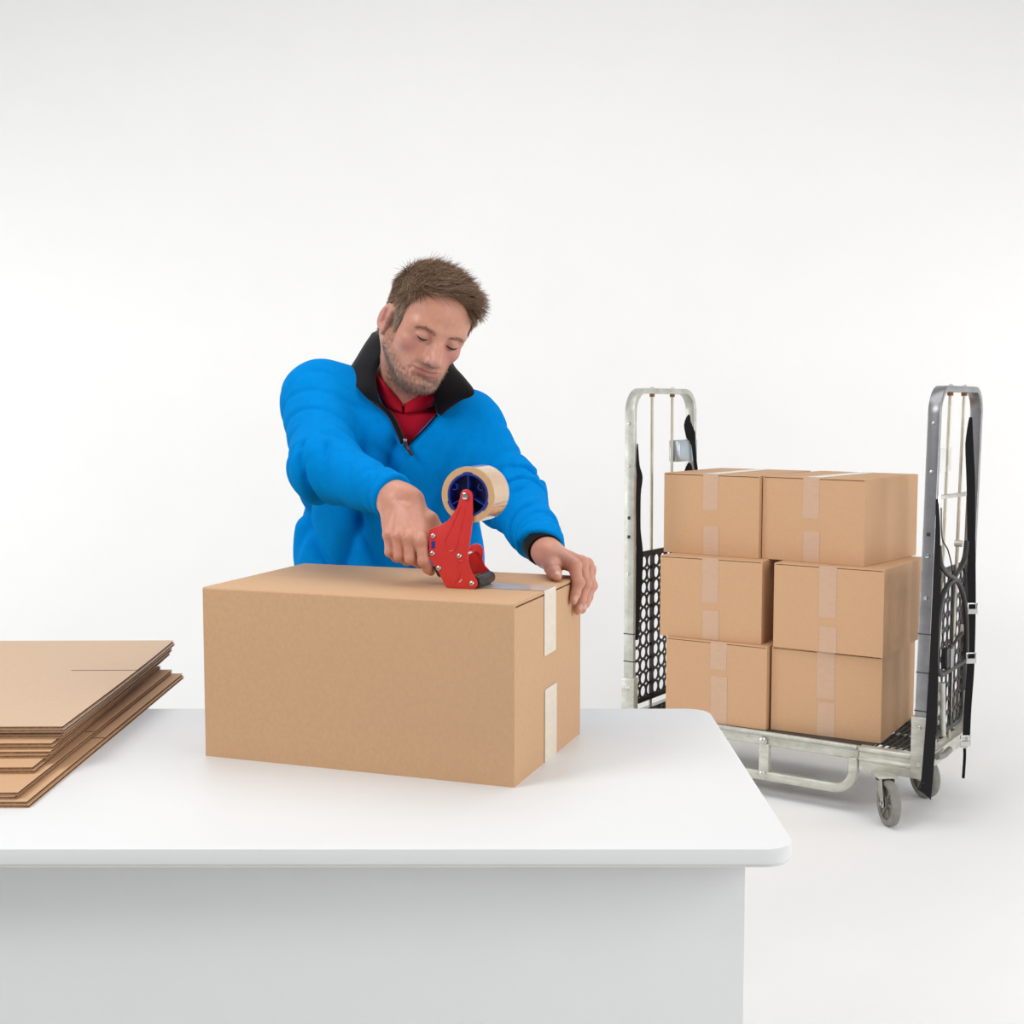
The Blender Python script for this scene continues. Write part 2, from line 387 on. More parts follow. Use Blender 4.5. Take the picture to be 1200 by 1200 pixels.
for i, (xf, yf, xb, yb) in enumerate(FLT):
    t = 0.0048
    root = empty('flattened_carton', (xf, yf, zc)); root.rotation_euler.z = -math.atan2(xb - xf, yb - yf)
    tag(root, FL_LBL[i], 'flattened box', 'flattened cartons piled on the table')
    Lh = math.hypot(xb - xf, yb - yf); wd = 0.60 + 0.02 * (i % 3)
    amp = 0.0010 * i
    wf = lambda y, L=Lh, a=amp: a * (max(0, y / L - 0.25) / 0.75) ** 2 * 1.2
    mm = M['card_pale'] if i >= 5 else M['card']
    ply(root, -wd, -0.004 * (i % 2), 0.0, Lh, 0.0, t, mm, wf)
    ply(root, -wd + 0.004, 0.0 - 0.003 * ((i + 1) % 2), 0.0 + 0.003 * (i % 2), Lh - 0.012 * ((i * 7) % 3), t + 0.0006, t, mm, wf, slot=(0.60 * Lh, 0.006, 0.13) if i == 6 else ((0.40 * Lh, 0.006, 0.1) if i in (0, 1, 3) else ((0.62 * Lh, 0.006, 0.1) if i in (2, 4, 5) else None)))
    zc += 0.0107

# ================================================================== TAPE DISPENSER
G0 = at(540.7, 690.0, z=TZ + BH)
gun = empty('tape_dispenser', (G0.x, G0.y, TZ + BH + 0.0005), -BA)
tag(gun, 'red metal tape dispenser with blue hub and brown tape roll on the large carton', 'tape dispenser')
def gz(zx, zy): return ((zx - 405) / 4337.0, (1068 - zy) / 4614.0)
def side(y0, y1): return lambda a, b, t: Vector((a, t, b))
out = [(150, 640), (152, 625), (165, 605), (225, 585), (265, 564), (300, 540), (335, 495), (370, 440), (390, 380)]
out = [gz(*p) for p in out]
cx, cz = gz(445, 345); r = 0.0112
out += [(cx + r * math.cos(a), cz + r * math.sin(a)) for a in [PI - PI * i / 10 for i in range(11)]]
out += [gz(*p) for p in [(496, 450), (490, 560), (478, 660), (466, 740), (457, 800), (457, 850), (470, 900), (492, 950), (520, 990)]]
cx, cz = gz(487, 1022); r = 0.0100
out += [(cx + r * math.cos(a), cz + r * math.sin(a)) for a in [0.5 - (0.5 + PI / 2) * i / 6 for i in range(7)]]
out += [gz(*p) for p in [(400, 1068), (285, 1068), (258, 1020), (235, 970), (195, 905), (160, 860), (150, 830)]]
MB().prism(out, 0.0, 0.0028, lambda a, b, t: Vector((a, t, b))).build('side_plate', M['red'], gun, bevel=0.0009)
# far plate: low, with an ear round the pin
pin = gz(388, 815); rol = gz(487, 1022)
far = arc(pin[0], pin[1], 0.0135, PI * 0.95, 0.0, 8) + [(pin[0] + 0.012, pin[1] - 0.015), (rol[0] - 0.006, rol[1] + 0.02)] + arc(rol[0], rol[1], 0.0105, 0.7, -PI / 2, 6) + [gz(285, 1068), gz(235, 970), gz(160, 860), gz(150, 830), gz(150, 640), gz(230, 700)]
MB().prism(far, 0.078, 0.0808, lambda a, b, t: Vector((a, t, b))).build('side_plate', M['red'], gun, bevel=0.0008)
MB().box((gz(150, 0)[0] + 0.001, 0.002, 0.052), (gz(150, 0)[0] + 0.0035, 0.079, 0.094)).build('back_plate', M['red'], gun, bevel=0.0006)
MB().box((gz(285, 0)[0], 0.002, 0.0), (gz(400, 0)[0], 0.079, 0.002)).build('base_plate', M['red'], gun)
# embossed groove and rib on the near plate
grv = smooth_path([(gz(400, 420)[0], -0.0002, gz(400, 420)[1]), (gz(330, 590)[0], -0.0002, gz(330, 590)[1]), (gz(280, 700)[0], -0.0002, gz(280, 700)[1]), (gz(290, 765)[0], -0.0002, gz(290, 765)[1]),
                   (gz(325, 780)[0], -0.0002, gz(325, 780)[1]), (gz(360, 755)[0], -0.0002, gz(360, 755)[1]), (gz(385, 680)[0], -0.0002, gz(385, 680)[1]), (gz(420, 520)[0], -0.0002, gz(420, 520)[1]), (gz(435, 430)[0], -0.0002, gz(435, 430)[1])], 6)
MB().tube(grv, 0.0009, 8).build('embossed_rib', M['red'], gun, True)
grv = smooth_path([(gz(a, b)[0], -0.0002, gz(a, b)[1]) for a, b in ((430, 860), (400, 850), (385, 880), (395, 930), (380, 990), (330, 1050))], 6)
MB().tube(grv, 0.0009, 8).build('embossed_rib', M['red'], gun, True)
def rivet(zx, zy, r, m=M['bolt'], name='rivet'):
    a, b = gz(zx, zy)
    pr = [(0.00001, -0.0030), (r * 0.55, -0.0028), (r * 0.9, -0.0018), (r, 0.0), (0.00001, 0.0)]
    return MB().lathe(pr, 16, lambda c, s, h: Vector((a + c, h, b + s))).build(name, m, gun, True, 0.9)
for p in ((182, 665), (176, 803), (225, 917), (388, 815), (485, 1024)):
    rv = rivet(*p, 0.0046)
    a, b = gz(*p); MB().lathe([(0.00001, -0.0033), (0.0015, -0.0033), (0.0015, -0.0026), (0.00001, -0.0026)], 10, lambda c, s, h: Vector((a + c, h, b + s))).build('rivet_pin', M['hub'], rv)
a, b = gz(440, 347)
MB().prism([(a + 0.0062 * math.cos(k * PI / 3), b + 0.0062 * math.sin(k * PI / 3)) for k in range(6)], -0.0045, 0.0, lambda p, q, t: Vector((p, t, q))).build('hex_bolt', M['chrome'], gun, bevel=0.0007)
a, b = gz(183, 733)
MB().box((a - 0.0034, -0.0006, b - 0.0066), (a + 0.0034, 0.0006, b + 0.0066)).build('blue_insert', M['blue'], gun, bevel=0.0005)
p0, p1 = gz(388, 1020), gz(410, 997)
MB().tube([(p0[0], -0.0002, p0[1]), (p1[0], -0.0002, p1[1])], 0.0006, 6).build('scratch', M['white_mark'], gun)
# roller, pin, knife, wiper
MB().lathe([(0.0022, 0.004), (0.0096, 0.004), (0.0104, 0.006), (0.0104, 0.075), (0.0096, 0.077), (0.0022, 0.077)], 24, lambda c, s, h: Vector((rol[0] + 0.004 + c, h, rol[1] + 0.0015 + s))).build('roller', M['roller'], gun, True, 0.7)
MB().tube([(pin[0], 0.003, pin[1]), (pin[0], 0.079, pin[1])], 0.003, 12).build('cross_pin', M['chrome'], gun, True)
MB().box((rol[0] - 0.016, 0.004, 0.016), (rol[0] - 0.006, 0.077, 0.0175)).build('knife', M['bolt'], gun)
p0, p1 = gz(180, 905), gz(215, 975)
MB().tube([(p0[0], 0.012, p0[1]), (p1[0], 0.012, p1[1]), (p1[0] + 0.002, 0.012, p1[1] - 0.003)], [0.005, 0.005, 0.003], 12).build('brake_knob', M['black_plastic'], gun, True)
# handle
HZ, HY = 0.0655, 0.042
MB().lathe([(0.00001, -0.057), (0.010, -0.057), (0.0125, -0.062), (0.0125, -0.075), (0.0145, -0.095), (0.0145, -0.118), (0.013, -0.135), (0.0145, -0.150), (0.012, -0.155), (0.00001, -0.156)], 20,
           lambda c, s, h: Vector((h, HY + c * 0.95, HZ + s * 1.0))).build('handle', M['blue_dark'], gun, True, 0.8)
# tape roll with hub
rc = gz(449, 340); W0, W1 = 0.0055, 0.0775
ring = MB().lathe([(0.0362, W0), (0.0472, W0), (0.0478, W0 + 0.0006), (0.0478, W1 - 0.0006), (0.0472, W1), (0.0362, W1)], 72, lambda c, s, h: Vector((rc[0] + c, h, rc[1] + s))).build('tape_roll', M['roll_face'], gun, True, 0.7)
MB().lathe([(0.0362, W0 - 0.0004), (0.0473, W0 - 0.0004), (0.0473, W0 + 0.0002), (0.0362, W0 + 0.0002)], 72, lambda c, s, h: Vector((rc[0] + c, h, rc[1] + s))).build('roll_edge', M['roll_side'], ring)
MB().lathe([(0.0330, W0 - 0.001), (0.0364, W0 - 0.001), (0.0364, W1), (0.0330, W1)], 48, lambda c, s, h: Vector((rc[0] + c, h, rc[1] + s))).build('hub_ring', M['blue'], gun, True, 0.7)
MB().lathe([(0.0001, 0.030), (0.0332, 0.030), (0.0332, 0.033), (0.0001, 0.033)], 40, lambda c, s, h: Vector((rc[0] + c, h, rc[1] + s))).build('hub_disc', M['blue_dark'], gun)
MB().lathe([(0.0001, 0.003), (0.008, 0.003), (0.008, 0.032), (0.0001, 0.032)], 20, lambda c, s, h: Vector((rc[0] + c, h, rc[1] + s))).build('hub_axle', M['blue'], gun, True, 0.7)
for k in range(3):
    an = PI / 2 + k * 2 * PI / 3
    mt = Matrix.Translation((rc[0], 0, rc[1])) @ Matrix.Rotation(-an, 4, 'Y')
    MB().box((0.006, 0.006, -0.0009), (0.0335, 0.031, 0.0009), mt).build('hub_spoke', M['blue'], gun)
    an2 = an + PI / 3
    c = (rc[0] + 0.0275 * math.cos(an2), rc[1] + 0.0275 * math.sin(an2))
    pth = [Vector((c[0] + 0.0052 * math.cos(an2 + PI + t), 0.009, c[1] + 0.0052 * math.sin(an2 + PI + t))) for t in [-1.7 + 3.4 * i / 8 for i in range(9)]]
    MB().sweep(pth, 0.010, 0.0012, (0, 1, 0)).build('hub_clip', M['blue'], gun)
    MB().prism([(rc[0] + rr * math.cos(an + q), rc[1] + rr * math.sin(an + q)) for rr, q in ((0.0355, -0.28), (0.0385, -0.2), (0.0388, 0), (0.0385, 0.2), (0.0355, 0.28))], W0 - 0.0015, W0 + 0.0005, lambda a, b, t: Vector((a, t, b))).build('hub_lug', M['blue'], gun)

# ================================================================== TROLLEY
CA = 0.60
e1 = Vector((math.cos(CA), -math.sin(CA), 0)); e2 = Vector((math.sin(CA), math.cos(CA), 0))
CL, CD = 1.153, 0.52
NR = Vector((1.419, 4.458, 0))
cc = NR - e1 * CL / 2 + e2 * CD / 2
cart = empty('roll_trolley', cc, -CA)
tag(cart, 'galvanised roll trolley with two tall end frames carrying six brown cartons', 'trolley')
CI = (Matrix.Translation(cc) @ Matrix.Rotation(-CA, 4, 'Z')).inverted()
XR, XL, YF, YB = CL / 2, -CL / 2, -CD / 2, CD / 2
TOPZ = 1.528
LEAN = {1: 0.022, -1: 0.004}
def fx(sgn, z): return sgn * CL / 2 + sgn * LEAN[sgn] * (z - 0.25) / 1.28
def cpx(u, v, sgn, off=0.0):
    """pixel -> point on an end frame's plane, in trolley coordinates"""
    p = on_plane(u, v, cc + e1 * (fx(sgn, 0.9) + off), e1)
    return CI @ p
def cpf(u, v, off=0.0):
    """pixel -> point on the front plane"""
    return CI @ on_plane(u, v, cc + e2 * (YF + off), e2)
for sgn in (-1, 1):
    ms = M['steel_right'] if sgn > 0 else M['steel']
    R = 0.085
    pth = [(YF, 0.20), (YF, 0.6), (YF, 1.0), (YF, TOPZ - R)] + arc(YF + R, TOPZ - R, R, PI, PI / 2, 10)[1:] + arc(YB - R, TOPZ - R, R, PI / 2, 0, 10) + [(YB, 1.0), (YB, 0.6), (YB, 0.20)]
    pts = [Vector((fx(sgn, z), y, z - 0.011)) for y, z in pth]
    fr = MB().sweep(pts, 0.042, 0.022, (1, 0, 0)).build('end_frame', ms, cart, bevel=0.003, seg=2)
    for y in (-0.087, 0.087):
        MB().tube([(fx(sgn, 0.235), y, 0.235), (fx(sgn, TOPZ - 0.015), y, TOPZ - 0.015)], 0.0062, 12).build('upright_rod', M['rod'], cart, True)
        MB().tube([(fx(sgn, 1.5), y, TOPZ - 0.034), (fx(sgn, 1.5), y, TOPZ - 0.022)], 0.0105, 12).build('weld_collar', M['rust'], cart, True)
        MB().lathe([(0.0001, 0), (0.009, 0), (0.007, 0.005), (0.0001, 0.008)], 12, lambda c, s, h: Vector((fx(sgn, TOPZ) + c, y + s, TOPZ - 0.001 + h))).build('rivet', M['bolt'], cart, True)
    # corner sleeves at the foot of the posts
    for y, ys in ((YF, -1), (YB, 1)):
        MB().box((fx(sgn, 0.25) - 0.028, y - 0.018, 0.165), (fx(sgn, 0.25) + 0.028, y + 0.018, 0.385)).build('post_sleeve', M['steel_dull'], cart, bevel=0.003)
        for zz in (0.215, 0.345):
            MB().lathe([(0.0001, -0.004), (0.006, -0.003), (0.0085, 0), (0.0001, 0)], 12, lambda c, s, h: Vector((fx(sgn, 0.25) + c, y + ys * (0.018 - h), zz + s))).build('rivet', M['bolt'], cart, True)
    # bands and bolts on the front post
    for zz in ((0.405, 0.54, 0.675) if sgn > 0 else (0.45, 0.56)):
        MB().box((fx(sgn, zz) - 0.0222, YF - 0.0122, zz - 0.002), (fx(sgn, zz) + 0.0222, YF + 0.0122, zz + 0.002)).build('band', M['dark_deck'], cart)
    blt = [(1.40, 0.007), (1.235, 0.007), (0.945, 0.009), (0.80, 0.008)] if sgn > 0 else [(1.39, 0.007), (1.225, 0.007), (0.80, 0.008)]
    for zz, rr in blt:
        MB().lathe([(0.0001, -0.006), (rr * 0.7, -0.005), (rr, 0), (0.0001, 0)], 12, lambda c, s, h: Vector((fx(sgn, zz) + c, YF - 0.011 + h, zz + s))).build('bolt', M['chrome'] if rr > 0.0085 else M['bolt'], cart, True)
    for zz in ((1.02,) if sgn > 0 else (1.02, 0.945)):
        MB().box((fx(sgn, zz) - 0.006, YF - 0.0125, zz - 0.006), (fx(sgn, zz) + 0.006, YF - 0.0105, zz + 0.006)).build('hole_shade_plate', M['black_plastic'], cart)  # black plate stands in for the shade inside a square hole
    # perforated black panel, inside the frame
    P = 0.0525; nc, nr_ = 9, 11; px = fx(sgn, 0.55) - sgn * 0.004; th = 0.005
    b = MB(); y00 = -nc * P / 2; z00 = 0.285; hp = P / 2; ci = 0.0215; cut = 0.0105
    K = 16
    def sq(a):
        c, s = math.cos(a), math.sin(a); k = hp / max(abs(c), abs(s)); y, z = c * k, s * k
        lim = 2 * hp - cut
        sm = abs(y) + abs(z)
        if sm > lim: y, z = y * lim / sm, z * lim / sm
        return y, z
    for i in range(nc):
        for j in range(nr_):
            if j == nr_ - 1 and i == 0: continue
            oy, oz = y00 + hp + i * P, z00 + hp + j * P
            vs, fs = [], []
            for k in range(K):
                a = 2 * PI * (k + 0.5) / K; q = sq(a)
                for (yy, zz) in ((math.cos(a) * ci, math.sin(a) * ci), q):
                    vs.append((px - th / 2, oy + yy, oz + zz)); vs.append((px + th / 2, oy + yy, oz + zz))
            for k in range(K):
                m4, n4 = 4 * k, 4 * ((k + 1) % K)
                fs += [(m4, n4, n4 + 2, m4 + 2), (m4 + 1, m4 + 3, n4 + 3, n4 + 1), (m4, m4 + 1, n4 + 1, n4), (m4 + 2, n4 + 2, n4 + 3, m4 + 3)]
            b.add(vs, fs)
    b.build('perforated_panel', M['black_plastic'], cart)
    y0, y1, z0, z1 = y00 - 0.006, -y00 + 0.006, z00 - 0.008, z00 + nr_ * P + 0.006
    rim = rrect(y0, z0, y1, z1, 0.05, 6)
    MB().sweep([(px, a, c) for a, c in rim], 0.012, 0.020, (1, 0, 0), closed=True).build('panel_rim', M['black_plastic'], cart, bevel=0.002)
    MB().box((px - 0.006, -0.095, z0), (px + 0.006, -0.078, z1)).build('panel_rib', M['black_plastic'], cart)
    MB().box((px - 0.006, 0.078, z0), (px + 0.006, 0.095, z1)).build('panel_rib', M['black_plastic'], cart)
    for y in (y0, y1):
        MB().box((px - 0.012, y - 0.016, 0.60), (px + 0.012, y + 0.016, 0.64)).build('panel_clamp', M['steel_dull'], cart, bevel=0.003)
    # side beam of the deck
    MB().box((fx(sgn, 0.25) - 0.02, YF + 0.01, 0.185), (fx(sgn, 0.25) + 0.02, YB - 0.01, 0.235)).build('side_beam', M['steel_dull'], cart, bevel=0.003)
# right-hand frame fittings
pl0 = cpx(1102, 525, 1); pl1 = cpx(1113, 552, 1)
MB().box((pl0.x - 0.002, pl0.y - 0.01, pl1.z), (pl0.x + 0.004, pl1.y, pl0.z)).build('label_plate', M['label_plate'], cart, bevel=0.001)
q0 = cpx(1099, 583, 1, 0.012); q1 = cpx(1138, 578, 1, 0.012)
MB().sweep([q0, q1], 0.016, 0.014, (1, 0, 0)).build('cross_bar', M['steel'], cart, bevel=0.002)
MB().tube([q0 + Vector((0, -0.005, -0.02)), q0 + Vector((0, 0.0, 0.02))], 0.012, 12).build('cross_bar_joint', M['chrome'], cart, True)
HX = 0.03
loop = [(1119, 679), (1106.7, 693), (1101.5, 718), (1098.5, 750), (1097.5, 777), (1101.7, 790), (1109, 787.5), (1118, 782), (1128, 776), (1132, 768), (1132.6, 750), (1131.7, 718), (1127.5, 693)]
MB().tube(smooth_path([cpx(u, v, 1, HX) for u, v in loop], 5, True), 0.0095, 10, closed=True).build('folding_handle', M['black_plastic'], cart, True)
MB().tube(smooth_path([cpx(u, v, 1, HX) for u, v in ((1100, 640), (1102, 660), (1106.7, 668.3), (1112, 674), (1119, 678))], 5), 0.0095, 10).build('handle_arm', M['black_plastic'], cart, True)
MB().tube(smooth_path([cpx(u, v, 1, HX) for u, v in ((1133, 634), (1130.5, 653), (1124.5, 667), (1119, 675), (1118, 680))], 5), 0.0095, 10).build('handle_arm', M['black_plastic'], cart, True)
pv = cpx(1124, 637, 1, 0.025)
MB().tube([pv + Vector((-0.015, 0, 0)), pv + Vector((0.012, 0, 0))], 0.012, 14).build('pivot_bolt', M['rod'], cart, True)
pc = cpx(1109, 770, 1, 0.02)
MB().box(pc + Vector((-0.012, -0.028, -0.04)), pc + Vector((0.012, 0.022, 0.035))).build('latch_block', M['black_plastic'], cart, bevel=0.006)
MB().box(pc + Vector((0.011, 0.005, -0.045)), pc + Vector((0.016, 0.04, 0.03))).build('latch_plate', M['steel_right'], cart, bevel=0.002)
MB().tube(smooth_path([cpx(u, v, 1, 0.016) for u, v in ((1113, 757), (1117, 756), (1122, 748), (1127, 742))], 4), 0.006, 10).build('latch_lever', M['dark_deck'], cart, True)
MB().tube(smooth_path([cpx(u, v, 1, 0.02) for u, v in ((1103, 595), (1104, 630), (1111, 645), (1116, 668), (1117, 690), (1116, 720), (1114, 752))], 5), 0.0025, 8).build('release_cord', M['black_plastic'], cart, True)
s0 = cpx(1104, 800, 1, 0.012); s1 = cpx(1105, 862, 1, 0.012)
MB().tube([s0, s0.lerp(s1, 0.3), s1], 0.0105, 12).build('brake_rod', M['steel'], cart, True)
ft = [cpx(u, v, 1, 0.03) for u, v in ((1098, 887), (1106, 885), (1113, 878))]
MB().tube(smooth_path(ft, 4), [0.011] * 9, 12).build('brake_pedal', M['rubber'], cart, True)
# left-hand frame sleeve
sl0 = cpx(789, 516, -1); sl1 = cpx(803, 540, -1)
MB().prism([(-0.016, sl0.y), (0.016, sl0.y), (0.024, sl0.y + 0.012), (0.024, YB + 0.014), (-0.024, YB + 0.014), (-0.024, sl0.y + 0.012)], sl1.z, sl0.z, lambda a, b, t: Vector((fx(-1, 1.2) + a, b, t))).build('post_sleeve_band', M['bluesteel'], cart, bevel=0.004)
# deck
DZ = 0.238
MB().box((XL + 0.02, YF - 0.004, 0.196), (XR - 0.215, YF + 0.03, DZ + 0.009)).build('front_rail', M['steel_dull'], cart, bevel=0.006, seg=3)
MB().tube([(XL + 0.215, YF - 0.006, DZ + 0.004), (XR - 0.222, YF - 0.006, DZ + 0.004)], 0.009, 12).build('rail_bead', M['steel'], cart, True)
MB().box((XL + 0.02, YB - 0.03, 0.196), (XR - 0.02, YB + 0.004, DZ + 0.009)).build('rear_rail', M['steel_dull'], cart, bevel=0.006, seg=3)
for sgn in (-1, 1):
    xa, xb = (XR - 0.212, XR - 0.027) if sgn > 0 else (XL + 0.027, XL + 0.212)
    for yy, ysg in ((YF, -1), (YB, 1)):
        pr = [(0.020, 0.165), (0.020, 0.250), (-0.014, 0.250), (-0.019, 0.245), (-0.019, 0.236), (-0.012, 0.230), (-0.012, 0.214), (-0.019, 0.209), (-0.019, 0.202), (-0.013, 0.197), (-0.013, 0.165)]
        MB().prism([(a * -ysg, z) for a, z in pr], xa, xb, lambda a, b, t, Y=yy: Vector((t, Y + a, b))).build('corner_rail', M['steel_dull'], cart, bevel=0.0015)
# bumper loop under the front and rear rail
for yy in (YF, YB):
    xa, xb, zt, zb, rr = XL + 0.235, XR - 0.235, 0.205, 0.083, 0.07
    lp = [(xa, zt), (xa, zb + rr)] + arc(xa + rr, zb + rr, rr, PI, 1.5 * PI, 8)[1:] + arc(xb - rr, zb + rr, rr, -PI / 2, 0, 8) + [(xb, zt)]
    MB().sweep([(x, yy, z) for x, z in lp], 0.030, 0.036, (0, 1, 0)).build('bumper_loop', M['steel_dull'], cart, bevel=0.008, seg=3)
    for xp in (0.0,):
        MB().box((xp - 0.020, yy - 0.014, 0.085), (xp + 0.020, yy + 0.016, 0.205)).build('bumper_post', M['steel_dull'], cart, bevel=0.006, seg=3)
        for zz in (0.215, 0.088):
            MB().lathe([(0.0001, -0.008), (0.007, -0.007), (0.0095, -0.003), (0.015, -0.001), (0.015, 0.004), (0.0001, 0.004)], 16, lambda c, s, h: Vector((xp + c, yy - 0.0155 + h, zz + s))).build('bolt', M['bolt'], cart, True)
g = MB()
for i in range(46):
    x = XL + 0.03 + i * (CL - 0.06) / 45
    g.box((x - 0.0025, YF + 0.02, DZ), (x + 0.0025, YB - 0.02, DZ + 0.006))
for j in range(7):
    y = YF + 0.05 + j * (CD - 0.1) / 6
    g.box((XL + 0.02, y - 0.003, DZ - 0.006), (XR - 0.02, y + 0.003, DZ + 0.0005))
tag(g.build('deck_grid', M['dark_deck'], cart), kind='stuff')
for y in (YF + 0.042, 0.0, YB - 0.042):
    MB().box((XL + 0.02, y - 0.015, 0.200), (XR - 0.02, y + 0.015, DZ - 0.002)).build('deck_beam', M['dark_deck'], cart)
MB().box((XL + 0.22, YF + 0.012, DZ + 0.0055), (XR - 0.18, YF + 0.07, DZ + 0.0115)).build('deck_lip', M['dark_deck'], cart)
# casters
def caster(x, y, ang):
    cs = empty('caster', (x, y, 0)); cs.parent = cart; cs.rotation_euler.z = ang
    rw = 0.079
    tire = MB().lathe([(0.058, -0.014), (0.070, -0.017), (0.0765, -0.0135), (rw, -0.006), (rw, 0.006), (0.0765, 0.0135), (0.070, 0.017), (0.058, 0.014)], 40, lambda c, s, h: Vector((c, h, rw + s))).build('tyre', M['rubber'], cs, True, 0.9)
    MB().lathe([(0.012, -0.018), (0.022, -0.018), (0.024, -0.006), (0.060, -0.007), (0.060, 0.007), (0.024, 0.006), (0.022, 0.018), (0.012, 0.018)], 32, lambda c, s, h: Vector((c, h, rw + s))).build('hub', M['hub'], cs, True, 0.6)
    for k in range(6):
        mt = Matrix.Translation((0, 0, rw)) @ Matrix.Rotation(k * PI / 3, 4, 'Y')
        MB().box((0.02, -0.011, -0.004), (0.060, 0.011, 0.004), mt).build('spoke', M['rubber'], cs)
    for s in (-1, 1):
        ol = [(-0.014, rw - 0.006), (-0.008, rw - 0.015), (0.006, rw - 0.016), (0.014, rw - 0.006), (0.070, 0.166), (0.012, 0.166)]
        MB().prism(ol, s * 0.0225, s * 0.0255, lambda a, b, t: Vector((a, t, b))).build('fork', M['steel'], cs, bevel=0.001)
        MB().lathe([(0.0001, 0), (0.009, 0), (0.009, 0.006), (0.0001, 0.007)], 6, lambda c, q, h: Vector((c, s * (0.0255 + h), rw + q))).build('axle_nut', M['chrome'], cs)
    MB().box((0.005, -0.036, 0.162), (0.085, 0.036, 0.170)).build('top_plate', M['steel_dull'], cs, bevel=0.002)
    MB().tube([(0.045, 0, 0.150), (0.045, 0, 0.164)], 0.03, 20).build('swivel_bearing', M['dark_deck'], cs, True)
    MB().tube([(0, -0.026, rw), (0, 0.026, rw)], 0.006, 10).build('axle', M['bolt'], cs, True)
wn = CI @ at(1041, 967, z=0.0); wf = CI @ at(1083, 934, z=0.0)
# face normal of the wheels (their axle): turned to the left and a little to the camera
ax = math.atan2(-0.10, -0.99)       # world angle of the axle direction
ang = ax - PI / 2 + CA
caster(wn.x, wn.y, ang); caster(wf.x, wf.y, ang + 0.22)
caster(-wn.x, wn.y, ang + 0.4); caster(-wf.x, wf.y, ang - 0.3)

# ------------------------------------------------------------------ straps
CM = CI.inverted()
def W(p): return CM @ Vector(p)
def strap(name, pts, widths, dirs, label, loc=None):
    root = empty(name, loc if loc is not None else pts[0]); tag(root, label, 'strap')
    org = Vector(root.location)
    MB().ribbon([Vector(p) - org for p in smooth_path(pts, 4)], widths, dirs, 0.0025).build('webbing', M['strap'], root)
    return root, org
def interp(vals, n):
    k = len(vals) - 1; return [vals[min(k, int(i * k / (n - 1)))] * (1 - (i * k / (n - 1)) % 1) + vals[min(k, int(i * k / (n - 1)) + 1)] * ((i * k / (n - 1)) % 1) for i in range(n)]
# long strap with buckles on the far post of the right-hand frame
pix = [(1137.5, 489), (1136, 520), (1137.5, 560), (1138, 600), (1138.5, 650), (1139, 705), (1138.5, 760), (1137, 790), (1134, 830), (1132.5, 863)]
pts = [W(cpx(u, v, 1, 0.045)) for u, v in pix]
n = 4 * (len(pts) - 1) + 1
root, org = strap('ratchet_strap', pts, interp([0.010, 0.030, 0.032, 0.030, 0.030, 0.029, 0.026, 0.028, 0.028, 0.028], n), (e1 * 0.75 + e2 * 0.66).normalized(), 'long black webbing strap with three steel buckles hanging down the trolley frame')
for (u, v) in ((1139.5, 713), (1138, 771), (1131.5, 868)):
    c = W(cpx(u, v, 1, 0.05)) - org
    bk = MB().sweep([c + (e1 * 0.75 + e2 * 0.66) * 0.018 * a + Vector((0, 0, 0.018 * b)) for a, b in ((-1, -1), (1, -1), (1, 1), (-1, 1))], 0.006, 0.006, (e1 * 0.66 - e2 * 0.75), closed=True).build('buckle', M['chrome'], root, bevel=0.001)
    MB().box((-0.019, -0.004, -0.020), (0.019, 0.006, -0.002), Matrix.Translation(c) @ Matrix.Rotation(0.72 - CA, 4, 'Z')).build('buckle_bar', M['bolt'], bk)
tail = smooth_path([W(cpx(u, v, 1, 0.05)) - org for u, v in ((1130.5, 877), (1130.3, 890), (1128.8, 912))], 4)
MB().ribbon(tail, 0.010, e1, 0.004).build('strap_tail', M['strap'], root)
# broad strap hanging down beside the front post with a slanted end
pix = [(1098, 585), (1099, 620), (1098, 660), (1096, 720), (1094, 780), (1092, 830), (1089, 880), (1086, 918)]
pts = [W(cpx(u, v, 1, 0.035)) for u, v in pix]
dirs = (e2 * 0.8 + e1 * 0.6).normalized()
n = 4 * (len(pts) - 1) + 1
root, org = strap('webbing_strap', pts, interp([0.008, 0.018, 0.024, 0.028, 0.034, 0.040, 0.045, 0.046], n), dirs, 'broad black webbing strap with a slanted cut end hanging before the trolley wheel')
a = pts[-1] - org; t = (pts[-1] - pts[-2]).normalized()
p = [a - dirs * 0.023, a + dirs * 0.023, a + dirs * 0.022 + t * 0.058, a - dirs * 0.023 + t * 0.022]
nn = t.cross(dirs) * 0.00125
MB().add([q - nn for q in p] + [q + nn for q in p], [(0, 1, 2, 3), (7, 6, 5, 4), (0, 1, 5, 4), (1, 2, 6, 5), (2, 3, 7, 6), (3, 0, 4, 7)]).build('strap_end', M['strap'], root)
# straps on the left-hand frame
pix = [(807.5, 486), (806, 497), (809.5, 510), (812.5, 520), (814.5, 540), (816, 553), (817, 580)]
pts = [W(cpx(u, v, -1, 0.030)) for u, v in pix]
n = 4 * (len(pts) - 1) + 1
strap('webbing_strap', pts, interp([0.006, 0.038, 0.046, 0.022, 0.016, 0.016, 0.02], n), (e2 + e1 * 0.5).normalized(), 'short twisted black strap hanging from the bolt above the blue-grey sleeve')
pix = [(807.5, 542), (807.5, 547), (807, 556), (806, 580)]
pts = [W(cpx(u, v, -1, 0.028)) for u, v in pix]
strap('webbing_strap', pts, interp([0.006, 0.03, 0.05, 0.05], 13), (e2 + e1 * 0.5).normalized(), 'short black strap end just below the blue-grey sleeve, mostly behind the top carton')
pix = [(747, 520), (747.5, 545), (749.5, 560), (748, 580), (748, 620), (749.5, 650), (748, 690), (747, 720), (746, 750)]
pts = [W(cpx(u, v, -1, 0.024)) for u, v in pix]
n = 4 * (len(pts) - 1) + 1
strap('webbing_strap', pts, interp([0.004, 0.016, 0.030, 0.024, 0.022, 0.034, 0.034, 0.018, 0.016], n), (e2 + e1 * 0.4).normalized(), 'narrow black strap hanging inside the front post beside the black mesh panel')

